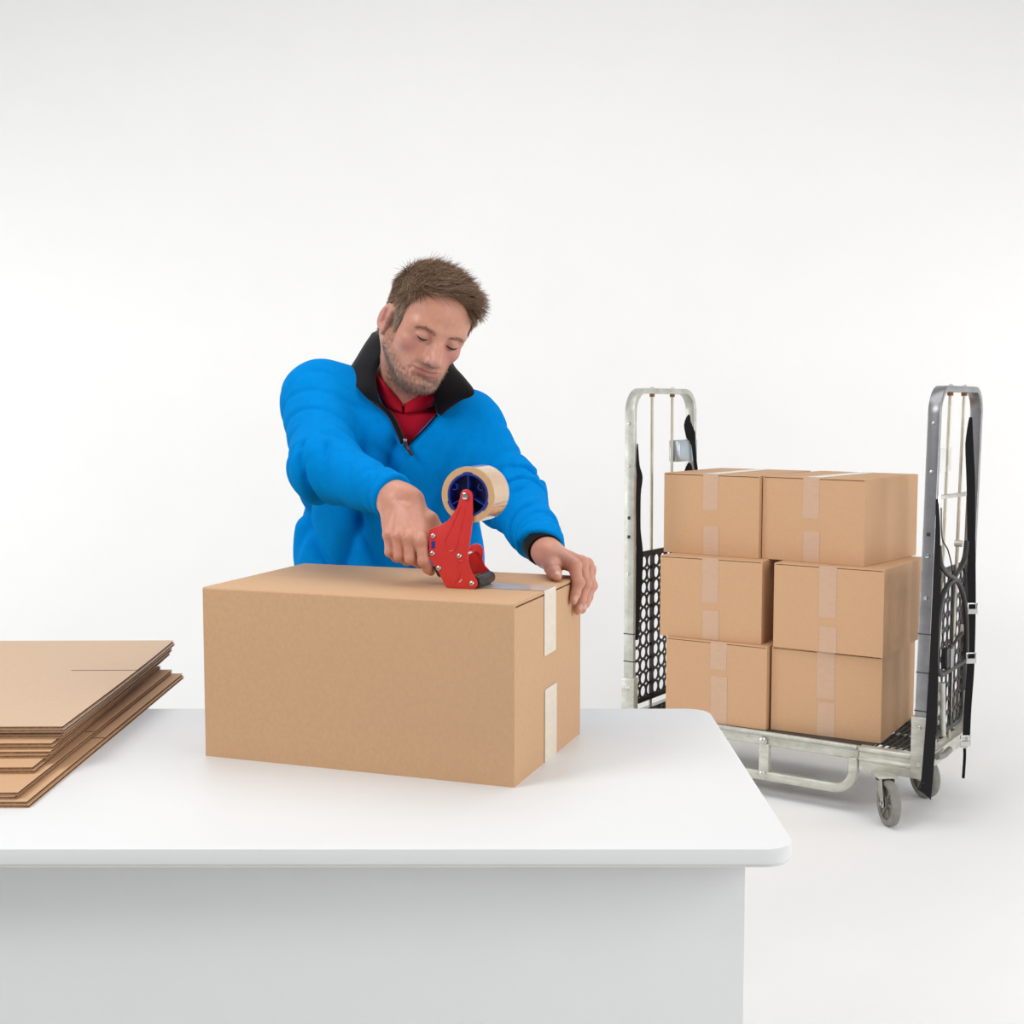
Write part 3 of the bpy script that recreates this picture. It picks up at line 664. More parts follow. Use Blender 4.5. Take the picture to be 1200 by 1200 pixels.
# ================================================================== PERSON (implicit surfaces, meshed with surface nets)
class SDF:
    def __init__(s): s.p = []
    @staticmethod
    def _v(a): return np.array([float(x) for x in a], np.float32)
    def ell(s, c, r, k=0.02, sub=False, rot=None):
        c = s._v(c); r = s._v(r); R = None if rot is None else np.array(rot, np.float32)
        def f(P):
            q = P - c
            if R is not None: q = q @ R.T
            k0 = np.sqrt(((q / r) ** 2).sum(1)); k1 = np.sqrt(((q / (r * r)) ** 2).sum(1)) + 1e-9
            return k0 * (k0 - 1) / k1
        s.p.append((f, k, sub, c, float(r.max()))); return s
    def cap(s, a, b, ra, rb=None, k=0.02, sub=False):
        a = s._v(a); b = s._v(b); rb = ra if rb is None else rb; ab = b - a; L2 = float(ab @ ab) + 1e-12
        def f(P):
            q = P - a; t = np.clip(q @ ab / L2, 0, 1)
            return np.sqrt(((q - t[:, None] * ab) ** 2).sum(1)) - (ra + (rb - ra) * t)
        s.p.append((f, k, sub, (a + b) / 2, float(np.linalg.norm(ab)) / 2 + max(ra, rb))); return s
    def chain(s, pts, rs, k=0.01, sub=False):
        for i in range(len(pts) - 1): s.cap(pts[i], pts[i + 1], rs[i], rs[i + 1], k, sub)
        return s
    def cut(s, p0, n, k=0.004, near=None, rad=None):
        """remove the half space on the +n side (only near a point when given)"""
        p0 = s._v(p0); n = s._v(n); n = n / np.linalg.norm(n)
        def f(P):
            d = -((P - p0) @ n)
            if near is not None: d = np.maximum(d, np.sqrt(((P - s._v(near)) ** 2).sum(1)) - rad)
            return d
        s.p.append((f, k, True, p0, 9.0)); return s
    def ev(s, P, c=None, R=0.0):
        d = np.full(len(P), 1.0, np.float32)
        for f, k, sub, bc, br in s.p:
            if c is not None and np.linalg.norm(bc - c) - br - R > k + 0.004: continue
            q = f(P).astype(np.float32)
            if sub:
                q = -q; h = np.maximum(k - np.abs(d - q), 0) / k; d = np.maximum(d, q) + h * h * k * 0.25
            else:
                h = np.maximum(k - np.abs(d - q), 0) / k; d = np.minimum(d, q) - h * h * k * 0.25
        return d
def surface_nets(sdf, lo, hi, vox, B=16):
    lo = np.array(lo, np.float32); n = np.ceil((np.array(hi, np.float32) - lo) / vox).astype(int) + 1
    nb = (n + B - 1) // B; N = nb * B
    D = np.empty(tuple(N), np.float32); R = B * vox * 0.87
    loc = np.stack(np.meshgrid(*[np.arange(B)] * 3, indexing='ij'), -1).reshape(-1, 3).astype(np.float32) * vox
    for i in range(nb[0]):
        for j in range(nb[1]):
            for k in range(nb[2]):
                o = lo + np.array([i, j, k], np.float32) * B * vox; c = o + (B - 1) * vox / 2
                dc = sdf.ev(c[None], c, R)[0]
                sl = (slice(i * B, i * B + B), slice(j * B, j * B + B), slice(k * B, k * B + B))
                if abs(dc) > R * 1.6 + 0.012: D[sl] = dc
                else: D[sl] = sdf.ev(loc + o, c, R).reshape(B, B, B)
    S = D < 0
    s8 = [S[a:N[0] - 1 + a, b:N[1] - 1 + b, c:N[2] - 1 + c] for a in (0, 1) for b in (0, 1) for c in (0, 1)]
    cnt = np.zeros(s8[0].shape, np.uint8)
    for q in s8: cnt += q
    act = (cnt > 0) & (cnt < 8); idx = np.argwhere(act)
    ids = np.full(act.shape, -1, np.int32); ids[act] = np.arange(len(idx))
    cor = [(a, b, c) for a in (0, 1) for b in (0, 1) for c in (0, 1)]
    V = np.stack([D[idx[:, 0] + a, idx[:, 1] + b, idx[:, 2] + c] for a, b, c in cor], 1)
    acc = np.zeros((len(idx), 3)); w = np.zeros(len(idx))
    for i in range(8):
        for j in range(i + 1, 8):
            df = [cor[j][q] - cor[i][q] for q in range(3)]
            if sum(abs(q) for q in df) != 1: continue
            m = (V[:, i] < 0) != (V[:, j] < 0)
            t = np.where(m, V[:, i] / (V[:, i] - V[:, j] + 1e-20), 0)
            acc += m[:, None] * (np.array(cor[i]) + t[:, None] * np.array(df)); w += m
    verts = lo + (idx + acc / w[:, None]) * vox
    quads = []
    for ax in range(3):
        a = [slice(None)] * 3; b = [slice(None)] * 3; a[ax] = slice(0, -1); b[ax] = slice(1, None)
        s0, s1 = S[tuple(a)], S[tuple(b)]
        e = np.argwhere(s0 != s1); fl = s0[tuple(e.T)]
        o1, o2 = [(1, 2), (2, 0), (0, 1)][ax]
        ok = (e[:, o1] > 0) & (e[:, o2] > 0) & (e[:, o1] < act.shape[o1]) & (e[:, o2] < act.shape[o2]) & (e[:, ax] < act.shape[ax])
        e = e[ok]; fl = fl[ok]
        def g(d1, d2):
            q = e.copy(); q[:, o1] -= d1; q[:, o2] -= d2; return ids[tuple(q.T)]
        Q = np.stack([g(1, 1), g(0, 1), g(0, 0), g(1, 0)], 1)
        Q[~fl] = Q[~fl][:, ::-1]; quads.append(Q)
    Q = np.concatenate(quads); Q = Q[(Q >= 0).all(1)]
    return verts.astype(np.float64), Q
def vnormals(V, Q):
    n = np.cross(V[Q[:, 2]] - V[Q[:, 0]], V[Q[:, 3]] - V[Q[:, 1]]); N = np.zeros_like(V)
    for i in range(4): np.add.at(N, Q[:, i], n)
    return N / (np.linalg.norm(N, axis=1, keepdims=True) + 1e-12)
def mesh_np(name, V, Q, m, parent=None, colors=None, smooth=True):
    me = bpy.data.meshes.new(name); me.from_pydata(V.tolist(), [], Q.tolist())
    if colors is not None:
        ca = me.color_attributes.new('tint', 'FLOAT_COLOR', 'POINT')
        ca.data.foreach_set('color', np.concatenate([colors, np.ones((len(colors), 1))], 1).astype(np.float32).ravel())
    return link(name, me, parent, m, smooth)
def sstep(a, b, x):
    t = np.clip((x - a) / (b - a), 0, 1); return t * t * (3 - 2 * t)
_rng = np.random.RandomState(5)
_K = _rng.normal(size=(24, 3)); _K /= np.linalg.norm(_K, axis=1, keepdims=True); _PH = _rng.uniform(0, 6.28, 24)
def wob(P, f):
    """smooth pseudo noise, about -1..1"""
    r = 0
    for i in range(8): r = r + np.sin((P @ _K[i]) * f * (0.7 + 0.09 * i) + _PH[i])
    return r / 3.2
M['skin'] = mat('skin', (0.6, 0.36, 0.28), 0.44, var=0.12, var_scale=120, attr='tint', sss=0.14, bump=0.14, bump_scale=420, spec=0.45)
M['hair'] = mat('brown_hair', (0.13, 0.08, 0.05), 0.5, attr='tint', spec=0.4)
M['fleece'] = mat('bright_blue_fleece', (0.0003, 0.235, 0.66), 0.95, var=0.10, var_scale=60, bump=0.6, bump_scale=480, spec=0.03)
M['fleece_black'] = mat('black_fleece', (0.007, 0.0065, 0.008), 0.95, bump=0.5, bump_scale=480, sheen=0.12, spec=0.1)
M['polo'] = mat('red_pique', (0.42, 0.006, 0.022), 0.9, bump=0.4, bump_scale=700, spec=0.15)
M['trouser'] = mat('dark_grey_work_cloth', (0.045, 0.047, 0.055), 0.9, bump=0.3, bump_scale=600)
M['shoe'] = mat('black_leather', (0.02, 0.02, 0.02), 0.5)
M['lash'] = mat('dark_lash', (0.05, 0.028, 0.02), 0.7)
M['eye'] = mat('lowered_eye', (0.16, 0.12, 0.10), 0.2)
M['zip_red'] = mat('red_zip_tab', (0.35, 0.01, 0.02), 0.5)

BASE = Vector((-0.255, 2.83, 0.0))
# ---------------------------------------------------------------- head frame
def head_axes(yw, p, r):
    f = np.array([math.sin(yw), -math.cos(yw), 0]); x = np.array([math.cos(yw), math.sin(yw), 0]); z = np.array([0, 0, 1.0])
    f2 = f * math.cos(p) - z * math.sin(p); z2 = z * math.cos(p) + f * math.sin(p)
    return x * math.cos(r) - z2 * math.sin(r), f2, z2 * math.cos(r) + x * math.sin(r)
HXa, HFa, HZa = head_axes(math.radians(21), math.radians(22.5), math.radians(16.5))
HO = np.array(at(499.5, 383.5, y=2.60))
HS = 1.0
def h2w(P): P = np.asarray(P, float) * HS; return HO + P[..., :1] * HXa + P[..., 1:2] * HFa + P[..., 2:] * HZa
def w2h(w): d = (np.asarray(w, float) - HO) / HS; return np.array([d @ HXa, d @ HFa, d @ HZa])
NECK_BASE = np.array(at(478, 462, y=2.715))
nb_l = w2h(NECK_BASE)
hd = SDF()
hd.ell((0, -0.018, 0.034), (0.0755, 0.098, 0.080))
hd.ell((0, 0.026, 0.038), (0.065, 0.056, 0.055), 0.03)
hd.ell((0, 0.026, -0.030), (0.060, 0.056, 0.068), 0.03)
for s in (-1, 1):
    hd.cap((s * 0.051, -0.004, -0.046), (s * 0.024, 0.060, -0.088), 0.021, 0.020, 0.025)
    hd.ell((s * 0.043, 0.049, -0.021), (0.020, 0.022, 0.018), 0.02)
    hd.ell((s * 0.047, 0.054, 0.012), (0.013, 0.014, 0.014), 0.016)
hd.ell((0, 0.072, -0.092), (0.024, 0.019, 0.018), 0.02)
hd.ell((0, 0.064, -0.058), (0.036, 0.028, 0.032), 0.02)
for s in (-1, 1):
    hd.cap((s * 0.042, 0.068, 0.020), (s * 0.012, 0.0795, 0.0165), 0.0105, 0.0115, 0.012)
    hd.ell((s * 0.033, 0.096, 0.001), (0.0205, 0.0195, 0.0130), 0.012, True)
    hd.ell((s * 0.0315, 0.0700, 0.001), (0.0150, 0.0150, 0.0150), 0.004)
    hd.chain([(s * 0.018, 0.0865, 0.0075), (s * 0.031, 0.0870, 0.0105), (s * 0.046, 0.0760, 0.0065)], [0.0016, 0.0018, 0.0012], 0.004, True)
    hd.chain([(s * 0.020, 0.0845, -0.0095), (s * 0.032, 0.0835, -0.0125), (s * 0.044, 0.0760, -0.0085)], [0.0012, 0.0018, 0.0010], 0.005, True)
hd.cap((0, 0.077, 0.014), (0, 0.1060, -0.028), 0.0072, 0.0092, 0.012)
hd.ell((0, 0.1080, -0.0355), (0.0098, 0.0115, 0.0098), 0.009)
for s in (-1, 1):
    hd.ell((s * 0.0120, 0.0950, -0.0390), (0.0070, 0.0105, 0.0076), 0.005)
    hd.ell((s * 0.0075, 0.0890, -0.0260), (0.0068, 0.0135, 0.0130), 0.010)
    hd.ell((s * 0.0068, 0.1030, -0.0465), (0.0040, 0.0060, 0.0040), 0.003, True)
    hd.chain([(s * 0.019, 0.0935, -0.041), (s * 0.028, 0.0870, -0.053), (s * 0.033, 0.0790, -0.068)], [0.0016, 0.0020, 0.0012], 0.008, True)
    hd.cap((s * 0.0265, 0.0810, -0.0598), (s * 0.005, 0.0915, -0.0585), 0.0024, 0.0042, 0.006)
    hd.cap((s * 0.0205, 0.0830, -0.0668), (0.0, 0.0905, -0.0678), 0.0030, 0.0054, 0.006)
    hd.chain([(s * 0.0300, 0.0815, -0.0612), (s * 0.013, 0.0930, -0.0622), (0, 0.0972, -0.0630)], [0.0017, 0.0023, 0.0020], 0.0025, True)
hd.cap((-0.014, 0.0935, -0.0785), (0.014, 0.0935, -0.0785), 0.0045, k=0.010, sub=True)
for s in (-1, 1):   # ears
    Re = Matrix.Rotation(s * 0.42, 3, 'Z') @ Matrix.Rotation(-0.20, 3, 'X')
    Ra = np.array([[Re[j][i] for j in range(3)] for i in range(3)])
    hd.ell((s * 0.0805, -0.020, -0.009), (0.0060, 0.0170, 0.0290), 0.006, rot=Ra)
    hd.ell((s * 0.0765, -0.008, -0.008), (0.0090, 0.0100, 0.0180), 0.006)
    hd.ell((s * 0.0785, -0.010, -0.034), (0.0055, 0.0085, 0.0090), 0.006)
    hd.ell((s * 0.0880, -0.017, -0.007), (0.0070, 0.0115, 0.0200), 0.004, True, rot=Ra)
    hd.ell((s * 0.0850, -0.014, -0.017), (0.0080, 0.0080, 0.0100), 0.004, True)
    hd.cap((s * 0.0845, -0.022, 0.006), (s * 0.0830, -0.026, -0.020), 0.0035, 0.003, 0.004)
hd.cap((0, -0.030, -0.050), nb_l, 0.058, 0.076, 0.03)
hd.cap((0, 0.015, -0.070), nb_l + np.array([0, 0.03, 0.02]), 0.030, 0.040, 0.03)
for s in (-1, 1): hd.cap((s * 0.055, -0.045, -0.045), nb_l + np.array([s * 0.02, 0.045, 0.0]), 0.014, 0.014, 0.02)
lo = np.minimum(np.array([-0.10, -0.13, -0.13]), nb_l - 0.075); hi = np.maximum(np.array([0.10, 0.135, 0.135]), nb_l + 0.075)
Vh, Qh = surface_nets(hd, lo, hi, 0.0016)
Nh = vnormals(Vh, Qh)
# skin tint
def skin_base(n): return np.tile(np.array([0.65, 0.315, 0.217]), (n, 1))
x, f, z = Vh[:, 0], Vh[:, 1], Vh[:, 2]
ax_ = np.abs(x)
Ch = skin_base(len(Vh))
def tint(C, w, col): C += w[:, None] * (np.array(col) - C)
cheek = np.exp(-(((ax_ - 0.045) / 0.020) ** 2 + ((z + 0.024) / 0.020) ** 2)) * (f > 0.02)
tint(Ch, 0.80 * cheek, (0.57, 0.235, 0.18))
nose = np.exp(-((ax_ / 0.018) ** 2 + ((z + 0.034) / 0.014) ** 2)) * (f > 0.085)
tint(Ch, 0.55 * nose, (0.60, 0.30, 0.235))
tint(Ch, 0.45 * np.exp(-((ax_ - 0.032) / 0.016) ** 2 - ((z + 0.002) / 0.012) ** 2) * (f > 0.05), (0.47, 0.24, 0.19))  # eye-socket shade put into the skin colour
tint(Ch, 0.7 * sstep(0.072, 0.080, ax_) * (z > -0.045) * (f < 0.02) * (f > -0.05), (0.60, 0.285, 0.225))
lip = np.exp(-((ax_ / 0.025) ** 4 + ((z + 0.0635) / 0.0090) ** 4)) * sstep(0.078, 0.086, f)
tint(Ch, 0.85 * lip, (0.40, 0.125, 0.105))
bz = -0.046 - 0.020 * np.exp(-((ax_ - 0.038) / 0.018) ** 2) * (f > 0.03)
beard = sstep(0.006, -0.012, z - bz) * sstep(-0.030, 0.000, f) * sstep(-0.155, -0.118, z)
side_b = sstep(0.052, 0.062, ax_) * sstep(-0.015, 0.012, f) * sstep(0.034, 0.022, f) * sstep(0.02, 0.0, z) * sstep(-0.16, -0.06, z)
must = np.exp(-((ax_ / 0.028) ** 4 + ((z + 0.0500) / 0.006) ** 2)) * (f > 0.075)
beard = np.clip(np.maximum(np.maximum(beard, must * 0.9), side_b * 0.8) - lip * 1.2, 0, 1)
bm_ = beard * np.clip(0.50 + 0.28 * wob(Vh, 700) + 0.20 * wob(Vh + 3, 160), 0, 1)
tint(Ch, 0.90 * bm_, (0.17, 0.108, 0.075))
Vhw = h2w(Vh)

# ---------------------------------------------------------------- hands and arms
GM = Matrix.Translation(Vector(gun.location)) @ Matrix.Rotation(-BA, 4, 'Z')
def g2w(p): return np.array(GM @ Vector(p))
WR = g2w((-0.139, 0.066, 0.141)); ER = np.array(at(380, 547, y=2.47)); SR = np.array(at(373, 468, y=2.695))
WL = np.array(at(641, 649, y=2.41)); EL = np.array(at(600, 582, y=2.655)); SL = np.array(at(548, 499, y=2.70))
def fingers(s, chains, radii, k=0.0035):
    for pts, rs in zip(chains, radii): s.chain(pts, rs, k)
# right hand, gripping the handle
rh = SDF()
mc = [(-0.139, 0.016, 0.083), (-0.1185, 0.009, 0.082), (-0.0965, 0.006, 0.0795), (-0.0745, 0.006, 0.0755)]
mcw = [g2w(p) for p in mc]
rad_w = [0.0185, 0.0195, 0.0195, 0.0175]
for i, p in enumerate(mcw):
    st = WR + (g2w((-0.10, 0.0, 0.08)) - g2w((-0.139, 0.0, 0.08))) * (i - 1.5) * 0.42
    rh.cap(st, p, rad_w[i], 0.0118, 0.012)
rh.cap(WR, ER, 0.0285, 0.040, 0.02)
rh.cap(WR + (mcw[1] - mcw[3]) * 0.25, ER, 0.024, 0.03, 0.02)
fr = [[mc[0], (-0.1365, 0.010, 0.0555), (-0.1345, 0.034, 0.0430), (-0.133, 0.055, 0.050)],
      [mc[1], (-0.1165, 0.0045, 0.0500), (-0.1145, 0.033, 0.0390), (-0.113, 0.057, 0.049)],
      [mc[2], (-0.0940, 0.0015, 0.0465), (-0.0925, 0.032, 0.0370), (-0.091, 0.057, 0.048)],
      [mc[3], (-0.0690, 0.0000, 0.0440), (-0.0655, 0.0100, 0.0300), (-0.064, 0.020, 0.024)]]
rr_ = [[0.0105, 0.0085, 0.0080, 0.0070], [0.0112, 0.0094, 0.0086, 0.0075], [0.0115, 0.0098, 0.0090, 0.0078], [0.0112, 0.0098, 0.0088, 0.0078]]
fingers(rh, [[g2w(p) for p in c] for c in fr], rr_, 0.004)
th = [(-0.118, 0.068, 0.122), (-0.084, 0.058, 0.107), (-0.070, 0.060, 0.090), (-0.0625, 0.060, 0.078)]
rh.chain([g2w(p) for p in th], [0.020, 0.0150, 0.0115, 0.009], 0.012)
rh.cap(g2w((-0.085, 0.045, 0.100)), g2w((-0.080, 0.020, 0.082)), 0.012, 0.012, 0.012)       # web
for i in range(4):      # knuckles and tendons
    c = g2w((mc[i][0], mc[i][1] - 0.004, mc[i][2] + 0.004)); rh.ell(c, (0.0085, 0.0085, 0.0085), 0.008)
    rh.cap(WR + (mcw[i] - WR) * 0.35 + np.array([0, -0.0135, 0.0135]), c, 0.0035, 0.0045, 0.010)
for i in range(3):      # grooves between the finger roots
    a = (np.array(mc[i]) + np.array(mc[i + 1])) / 2
    rh.cap(g2w(a + np.array([0, -0.0150, -0.004])), g2w(a + np.array([0.002, -0.016, -0.030])), 0.0032, 0.0030, 0.004, True)
P_ = np.array([p for c in fr for p in c] + th); lo = np.min([g2w(p) for p in P_], 0) - 0.035; hi = np.max([g2w(p) for p in P_], 0) + 0.035
hi = np.maximum(hi, WR + 0.05); lo = np.minimum(lo, WR + (ER - WR) * 0.55 - 0.035); hi = np.maximum(hi, WR + (ER - WR) * 0.55 + 0.035)
Vr, Qr = surface_nets(rh, lo, hi, 0.0016)
# left hand, resting on the carton with the fingers over its edge
def A_(u, v, y): return np.array(at(u, v, y=y))
lh = SDF()
lf = [[A_(673.0, 664, 2.305), A_(677.5, 683, 2.293), A_(674.5, 696, 2.288), A_(672.0, 703.5, 2.283)],
      [A_(681.0, 660.5, 2.328), A_(685.5, 685, 2.318), A_(681.0, 704, 2.308), A_(677.3, 715.5, 2.303)],
      [A_(687.5, 663, 2.352), A_(690.5, 687, 2.347), A_(686.0, 704, 2.337), A_(682.0, 714.5, 2.328)],
      [A_(690.5, 669, 2.378), A_(693.0, 687, 2.378), A_(690.0, 700, 2.368), A_(687.0, 708.5, 2.360)]]
lr = [[0.0115, 0.0098, 0.0086, 0.0076], [0.0118, 0.0100, 0.0088, 0.0078], [0.0115, 0.0096, 0.0084, 0.0074], [0.0105, 0.0085, 0.0075, 0.0066]]
for i, c in enumerate(lf):
    st = WL + (lf[3][0] - lf[0][0]) * (i - 1.5) * 0.16 + np.array([0.008, -0.01, 0])
    lh.cap(st, c[0], 0.0175, 0.0120, 0.012)
fingers(lh, lf, lr, 0.004)
lt = [A_(645.5, 657, 2.375), A_(647.5, 665, 2.325), A_(650.0, 671.0, 2.292), A_(652.8, 675.2, 2.266)]
lh.chain(lt, [0.0185, 0.0135, 0.0105, 0.0088], 0.010)
lh.cap(WL, EL, 0.0275, 0.040, 0.02)
for i in range(4):
    lh.ell(lf[i][0] + np.array([0.002, -0.002, 0.004]), (0.0085, 0.0085, 0.0085), 0.008)
    lh.ell(lf[i][1] + np.array([0.003, -0.001, 0.001]), (0.0088, 0.0088, 0.0088), 0.006)
    lh.cap(WL + (lf[i][0] - WL) * 0.35 + np.array([0, -0.004, 0.0150]), lf[i][0] + np.array([0.0, -0.002, 0.0070]), 0.0032, 0.0042, 0.010)
P_ = np.concatenate(lf + [lt]); lo = P_.min(0) - 0.03; hi = P_.max(0) + 0.03
e_ = WL + (EL - WL) * 0.45; lo = np.minimum(lo, np.minimum(WL, e_) - 0.035); hi = np.maximum(hi, np.maximum(WL, e_) + 0.035)
Vl, Ql = surface_nets(lh, lo, hi, 0.0016)
def hand_tint(V, knuckles, nails):
    C = skin_base(len(V)) * np.array([0.97, 0.93, 0.93])
    for k in knuckles: tint(C, 0.45 * np.exp(-((V - k) ** 2).sum(1) / 0.011 ** 2), (0.55, 0.27, 0.215))
    for c, r in nails:
        d = np.sqrt(((V - c) ** 2).sum(1)); tint(C, 0.75 * sstep(r, r * 0.75, d), (0.72, 0.50, 0.43))
    return C
camv = lambda p: (np.array([0, 0, CAM_H]) - p) / np.linalg.norm(np.array([0, 0, CAM_H]) - p)
Cr = hand_tint(Vr, mcw + [g2w(c[1]) for c in fr], [])
Cl = hand_tint(Vl, [c[0] for c in lf] + [c[1] for c in lf], [(c[3] * 0.6 + c[2] * 0.4 + np.array([0.30, -0.95, 0.1]) * 0.0085, 0.0055) for c in lf[:3]] + [(lt[3] + np.array([0.2, -0.5, 0.85]) * 0.0075, 0.006)])
# ---------------------------------------------------------------- hidden trunk joining head and arms
CH = np.array([-0.25, 2.745, 1.30])
tr = SDF(); tr.cap(NECK_BASE, CH, 0.06, 0.10, 0.03); tr.cap(CH, (-0.26, 2.82, 1.0), 0.10, 0.11, 0.03)
tr.cap(NECK_BASE + np.array([0, 0, -0.05]), SR, 0.05, 0.045, 0.03); tr.cap(NECK_BASE + np.array([0, 0, -0.05]), SL, 0.05, 0.045, 0.03)
tr.cap(SR, ER, 0.045, 0.038, 0.02); tr.cap(ER, WR, 0.038, 0.026, 0.02); tr.cap(SL, EL, 0.045, 0.038, 0.02); tr.cap(EL, WL, 0.038, 0.026, 0.02)
Vt, Qt = surface_nets(tr, (-0.50, 2.20, 0.90), (0.16, 2.95, 1.60), 0.006)
Vb = np.concatenate([Vhw, Vr, Vl, Vt]) - np.array(BASE)
off = np.cumsum([0, len(Vhw), len(Vr), len(Vl)])
det_flip = np.dot(np.cross(HXa, HFa), HZa) < 0
Qb = np.concatenate([(Qh[:, ::-1] if det_flip else Qh), Qr + off[1], Ql + off[2], Qt + off[3]])
Cb = np.concatenate([Ch, Cr, Cl, skin_base(len(Vt))])
person = mesh_np('person', Vb, Qb, M['skin'], None, Cb)
person.location = BASE
tag(person, 'person in a blue fleece jacket bending over the large carton, taping it shut', 'person')
def to_local(o):
    """child of the person built in world coordinates"""
    o.parent = person; o.location = -BASE; return o

# ---------------------------------------------------------------- hair
def hline(f):
    return np.interp(f, [-0.13, -0.060, -0.048, -0.036, -0.028, 0.004, 0.010, 0.022, 0.030, 0.036, 0.050, 0.066, 0.08, 0.12],
                        [-0.055, -0.052, -0.042, 0.000, 0.026, 0.026, -0.012, -0.016, 0.006, 0.040, 0.076, 0.089, 0.094, 0.094])
hm = (z > hline(f - 0.007 * sstep(0.005, 0.02, f)) - 0.020 * sstep(0.005, 0.045, x) * sstep(0.03, 0.06, f) + 0.003 * wob(Vh, 260)) & ~((ax_ > 0.0745) & (z < 0.028) & (f > -0.05))
top = sstep(0.035, 0.085, z)
capV = Vh + Nh * (-1 if False else 1) * (0.0025 + 0.0045 * top)[:, None]
fm = hm[Qh].all(1)
used = np.unique(Qh[fm]); rem = np.full(len(Vh), -1); rem[used] = np.arange(len(used))
capQ = rem[Qh[fm]]; cv = capV[used]
tone = np.array([0.175, 0.105, 0.062]) ; grey = np.array([0.26, 0.20, 0.150])
gmix = sstep(0.05, 0.0, cv[:, 2])
cc_ = tone * (1 - gmix[:, None]) + grey * gmix[:, None]
cc_ *= (0.85 + 0.10 * wob(cv * np.array([1, 0.4, 1]), 420))[:, None].clip(0.5, 1.2)
hv, hq, hc = [h2w(cv)], [capQ[:, ::-1] if det_flip else capQ], [cc_]
nv = len(cv)
rs = np.random.RandomState(11)
def strands(roots, normals, dirs, lengths, r0, colors, seg=4, droop=0.3, wav=0.15, lift=0.3):
    """tapered three-sided hairs, local head space"""
    global nv
    n = len(roots); d0 = dirs / np.linalg.norm(dirs, axis=1, keepdims=True)
    pts = [roots]; d = d0 * 0.85 + normals * lift; jit = rs.normal(size=(n, 3)) * wav
    for sidx in range(seg):
        d = d + (d0 - d) * 0.35 + jit * 0.35 + np.array([0, 0, -droop]) * 0.12 * sidx
        d = d / np.linalg.norm(d, axis=1, keepdims=True)
        pts.append(pts[-1] + d * (lengths / seg)[:, None])
    sd = np.cross(d0, rs.normal(size=(n, 3))); sd /= np.linalg.norm(sd, axis=1, keepdims=True); bd = np.cross(d0, sd)
    allv = []
    for sidx, p in enumerate(pts):
        r = r0 * (1 - sidx / seg) ** 0.7 + 0.00008
        for a in (0, 2.094, 4.189): allv.append(p + (sd * math.cos(a) + bd * math.sin(a)) * r)
    A = np.stack(allv, 1)
    q = np.array([(3 * i + j, 3 * i + (j + 1) % 3, 3 * i + 3 + (j + 1) % 3, 3 * i + 3 + j) for i in range(seg) for j in range(3)])
    m = A.shape[1]
    Qs = (np.arange(n)[:, None, None] * m + q[None]).reshape(-1, 4) + nv
    hv.append(h2w(A.reshape(-1, 3))); hq.append(Qs); hc.append(np.repeat(colors, m, 0)); nv += n * m
cN = Nh[used]
pick = rs.choice(len(cv), 9000); P = cv[pick] - cN[pick] * 0.002; Nn = cN[pick]; px_, pf_, pz_ = P.T
front = sstep(0.02, 0.075, pf_) * sstep(0.05, 0.085, pz_)
topw = sstep(0.045, 0.090, pz_)[:, None]
d_side = np.stack([0 * px_, -0.22 + 0 * px_, -0.85 + 0 * px_], 1)
d_top = np.stack([0.42 + 0 * px_, 0.78 + 0 * px_, 0.12 + 0 * px_], 1)
dr = d_side * (1 - topw) + d_top * topw + front[:, None] * np.array([0.40, 0.10, 0.22])
dr += rs.normal(size=dr.shape) * (0.16 + 0.16 * topw)
clump = wob(P, 120)[:, None]; dr += clump * np.array([0.25, -0.1, 0.15]) * topw
ln = 0.013 + 0.013 * topw[:, 0] + 0.013 * front + rs.uniform(0, 0.008, len(P)) * (0.4 + topw[:, 0])
dn = (dr * Nn).sum(1, keepdims=True); dr = dr - Nn * np.minimum(dn, 0) + 0.06 * Nn
g2 = sstep(0.055, 0.0, pz_)[:, None]
col = (tone * 1.15 * (1 - g2) + grey * 1.15 * g2) * rs.uniform(0.6, 1.75, (len(P), 1))
strands(P, Nn, dr, ln, 0.00060, col)
hair = mesh_np('hair', np.concatenate(hv) - np.array(BASE), np.concatenate(hq), M['hair'], person, np.concatenate(hc))
hair['label'] = 'short tousled brown hair'
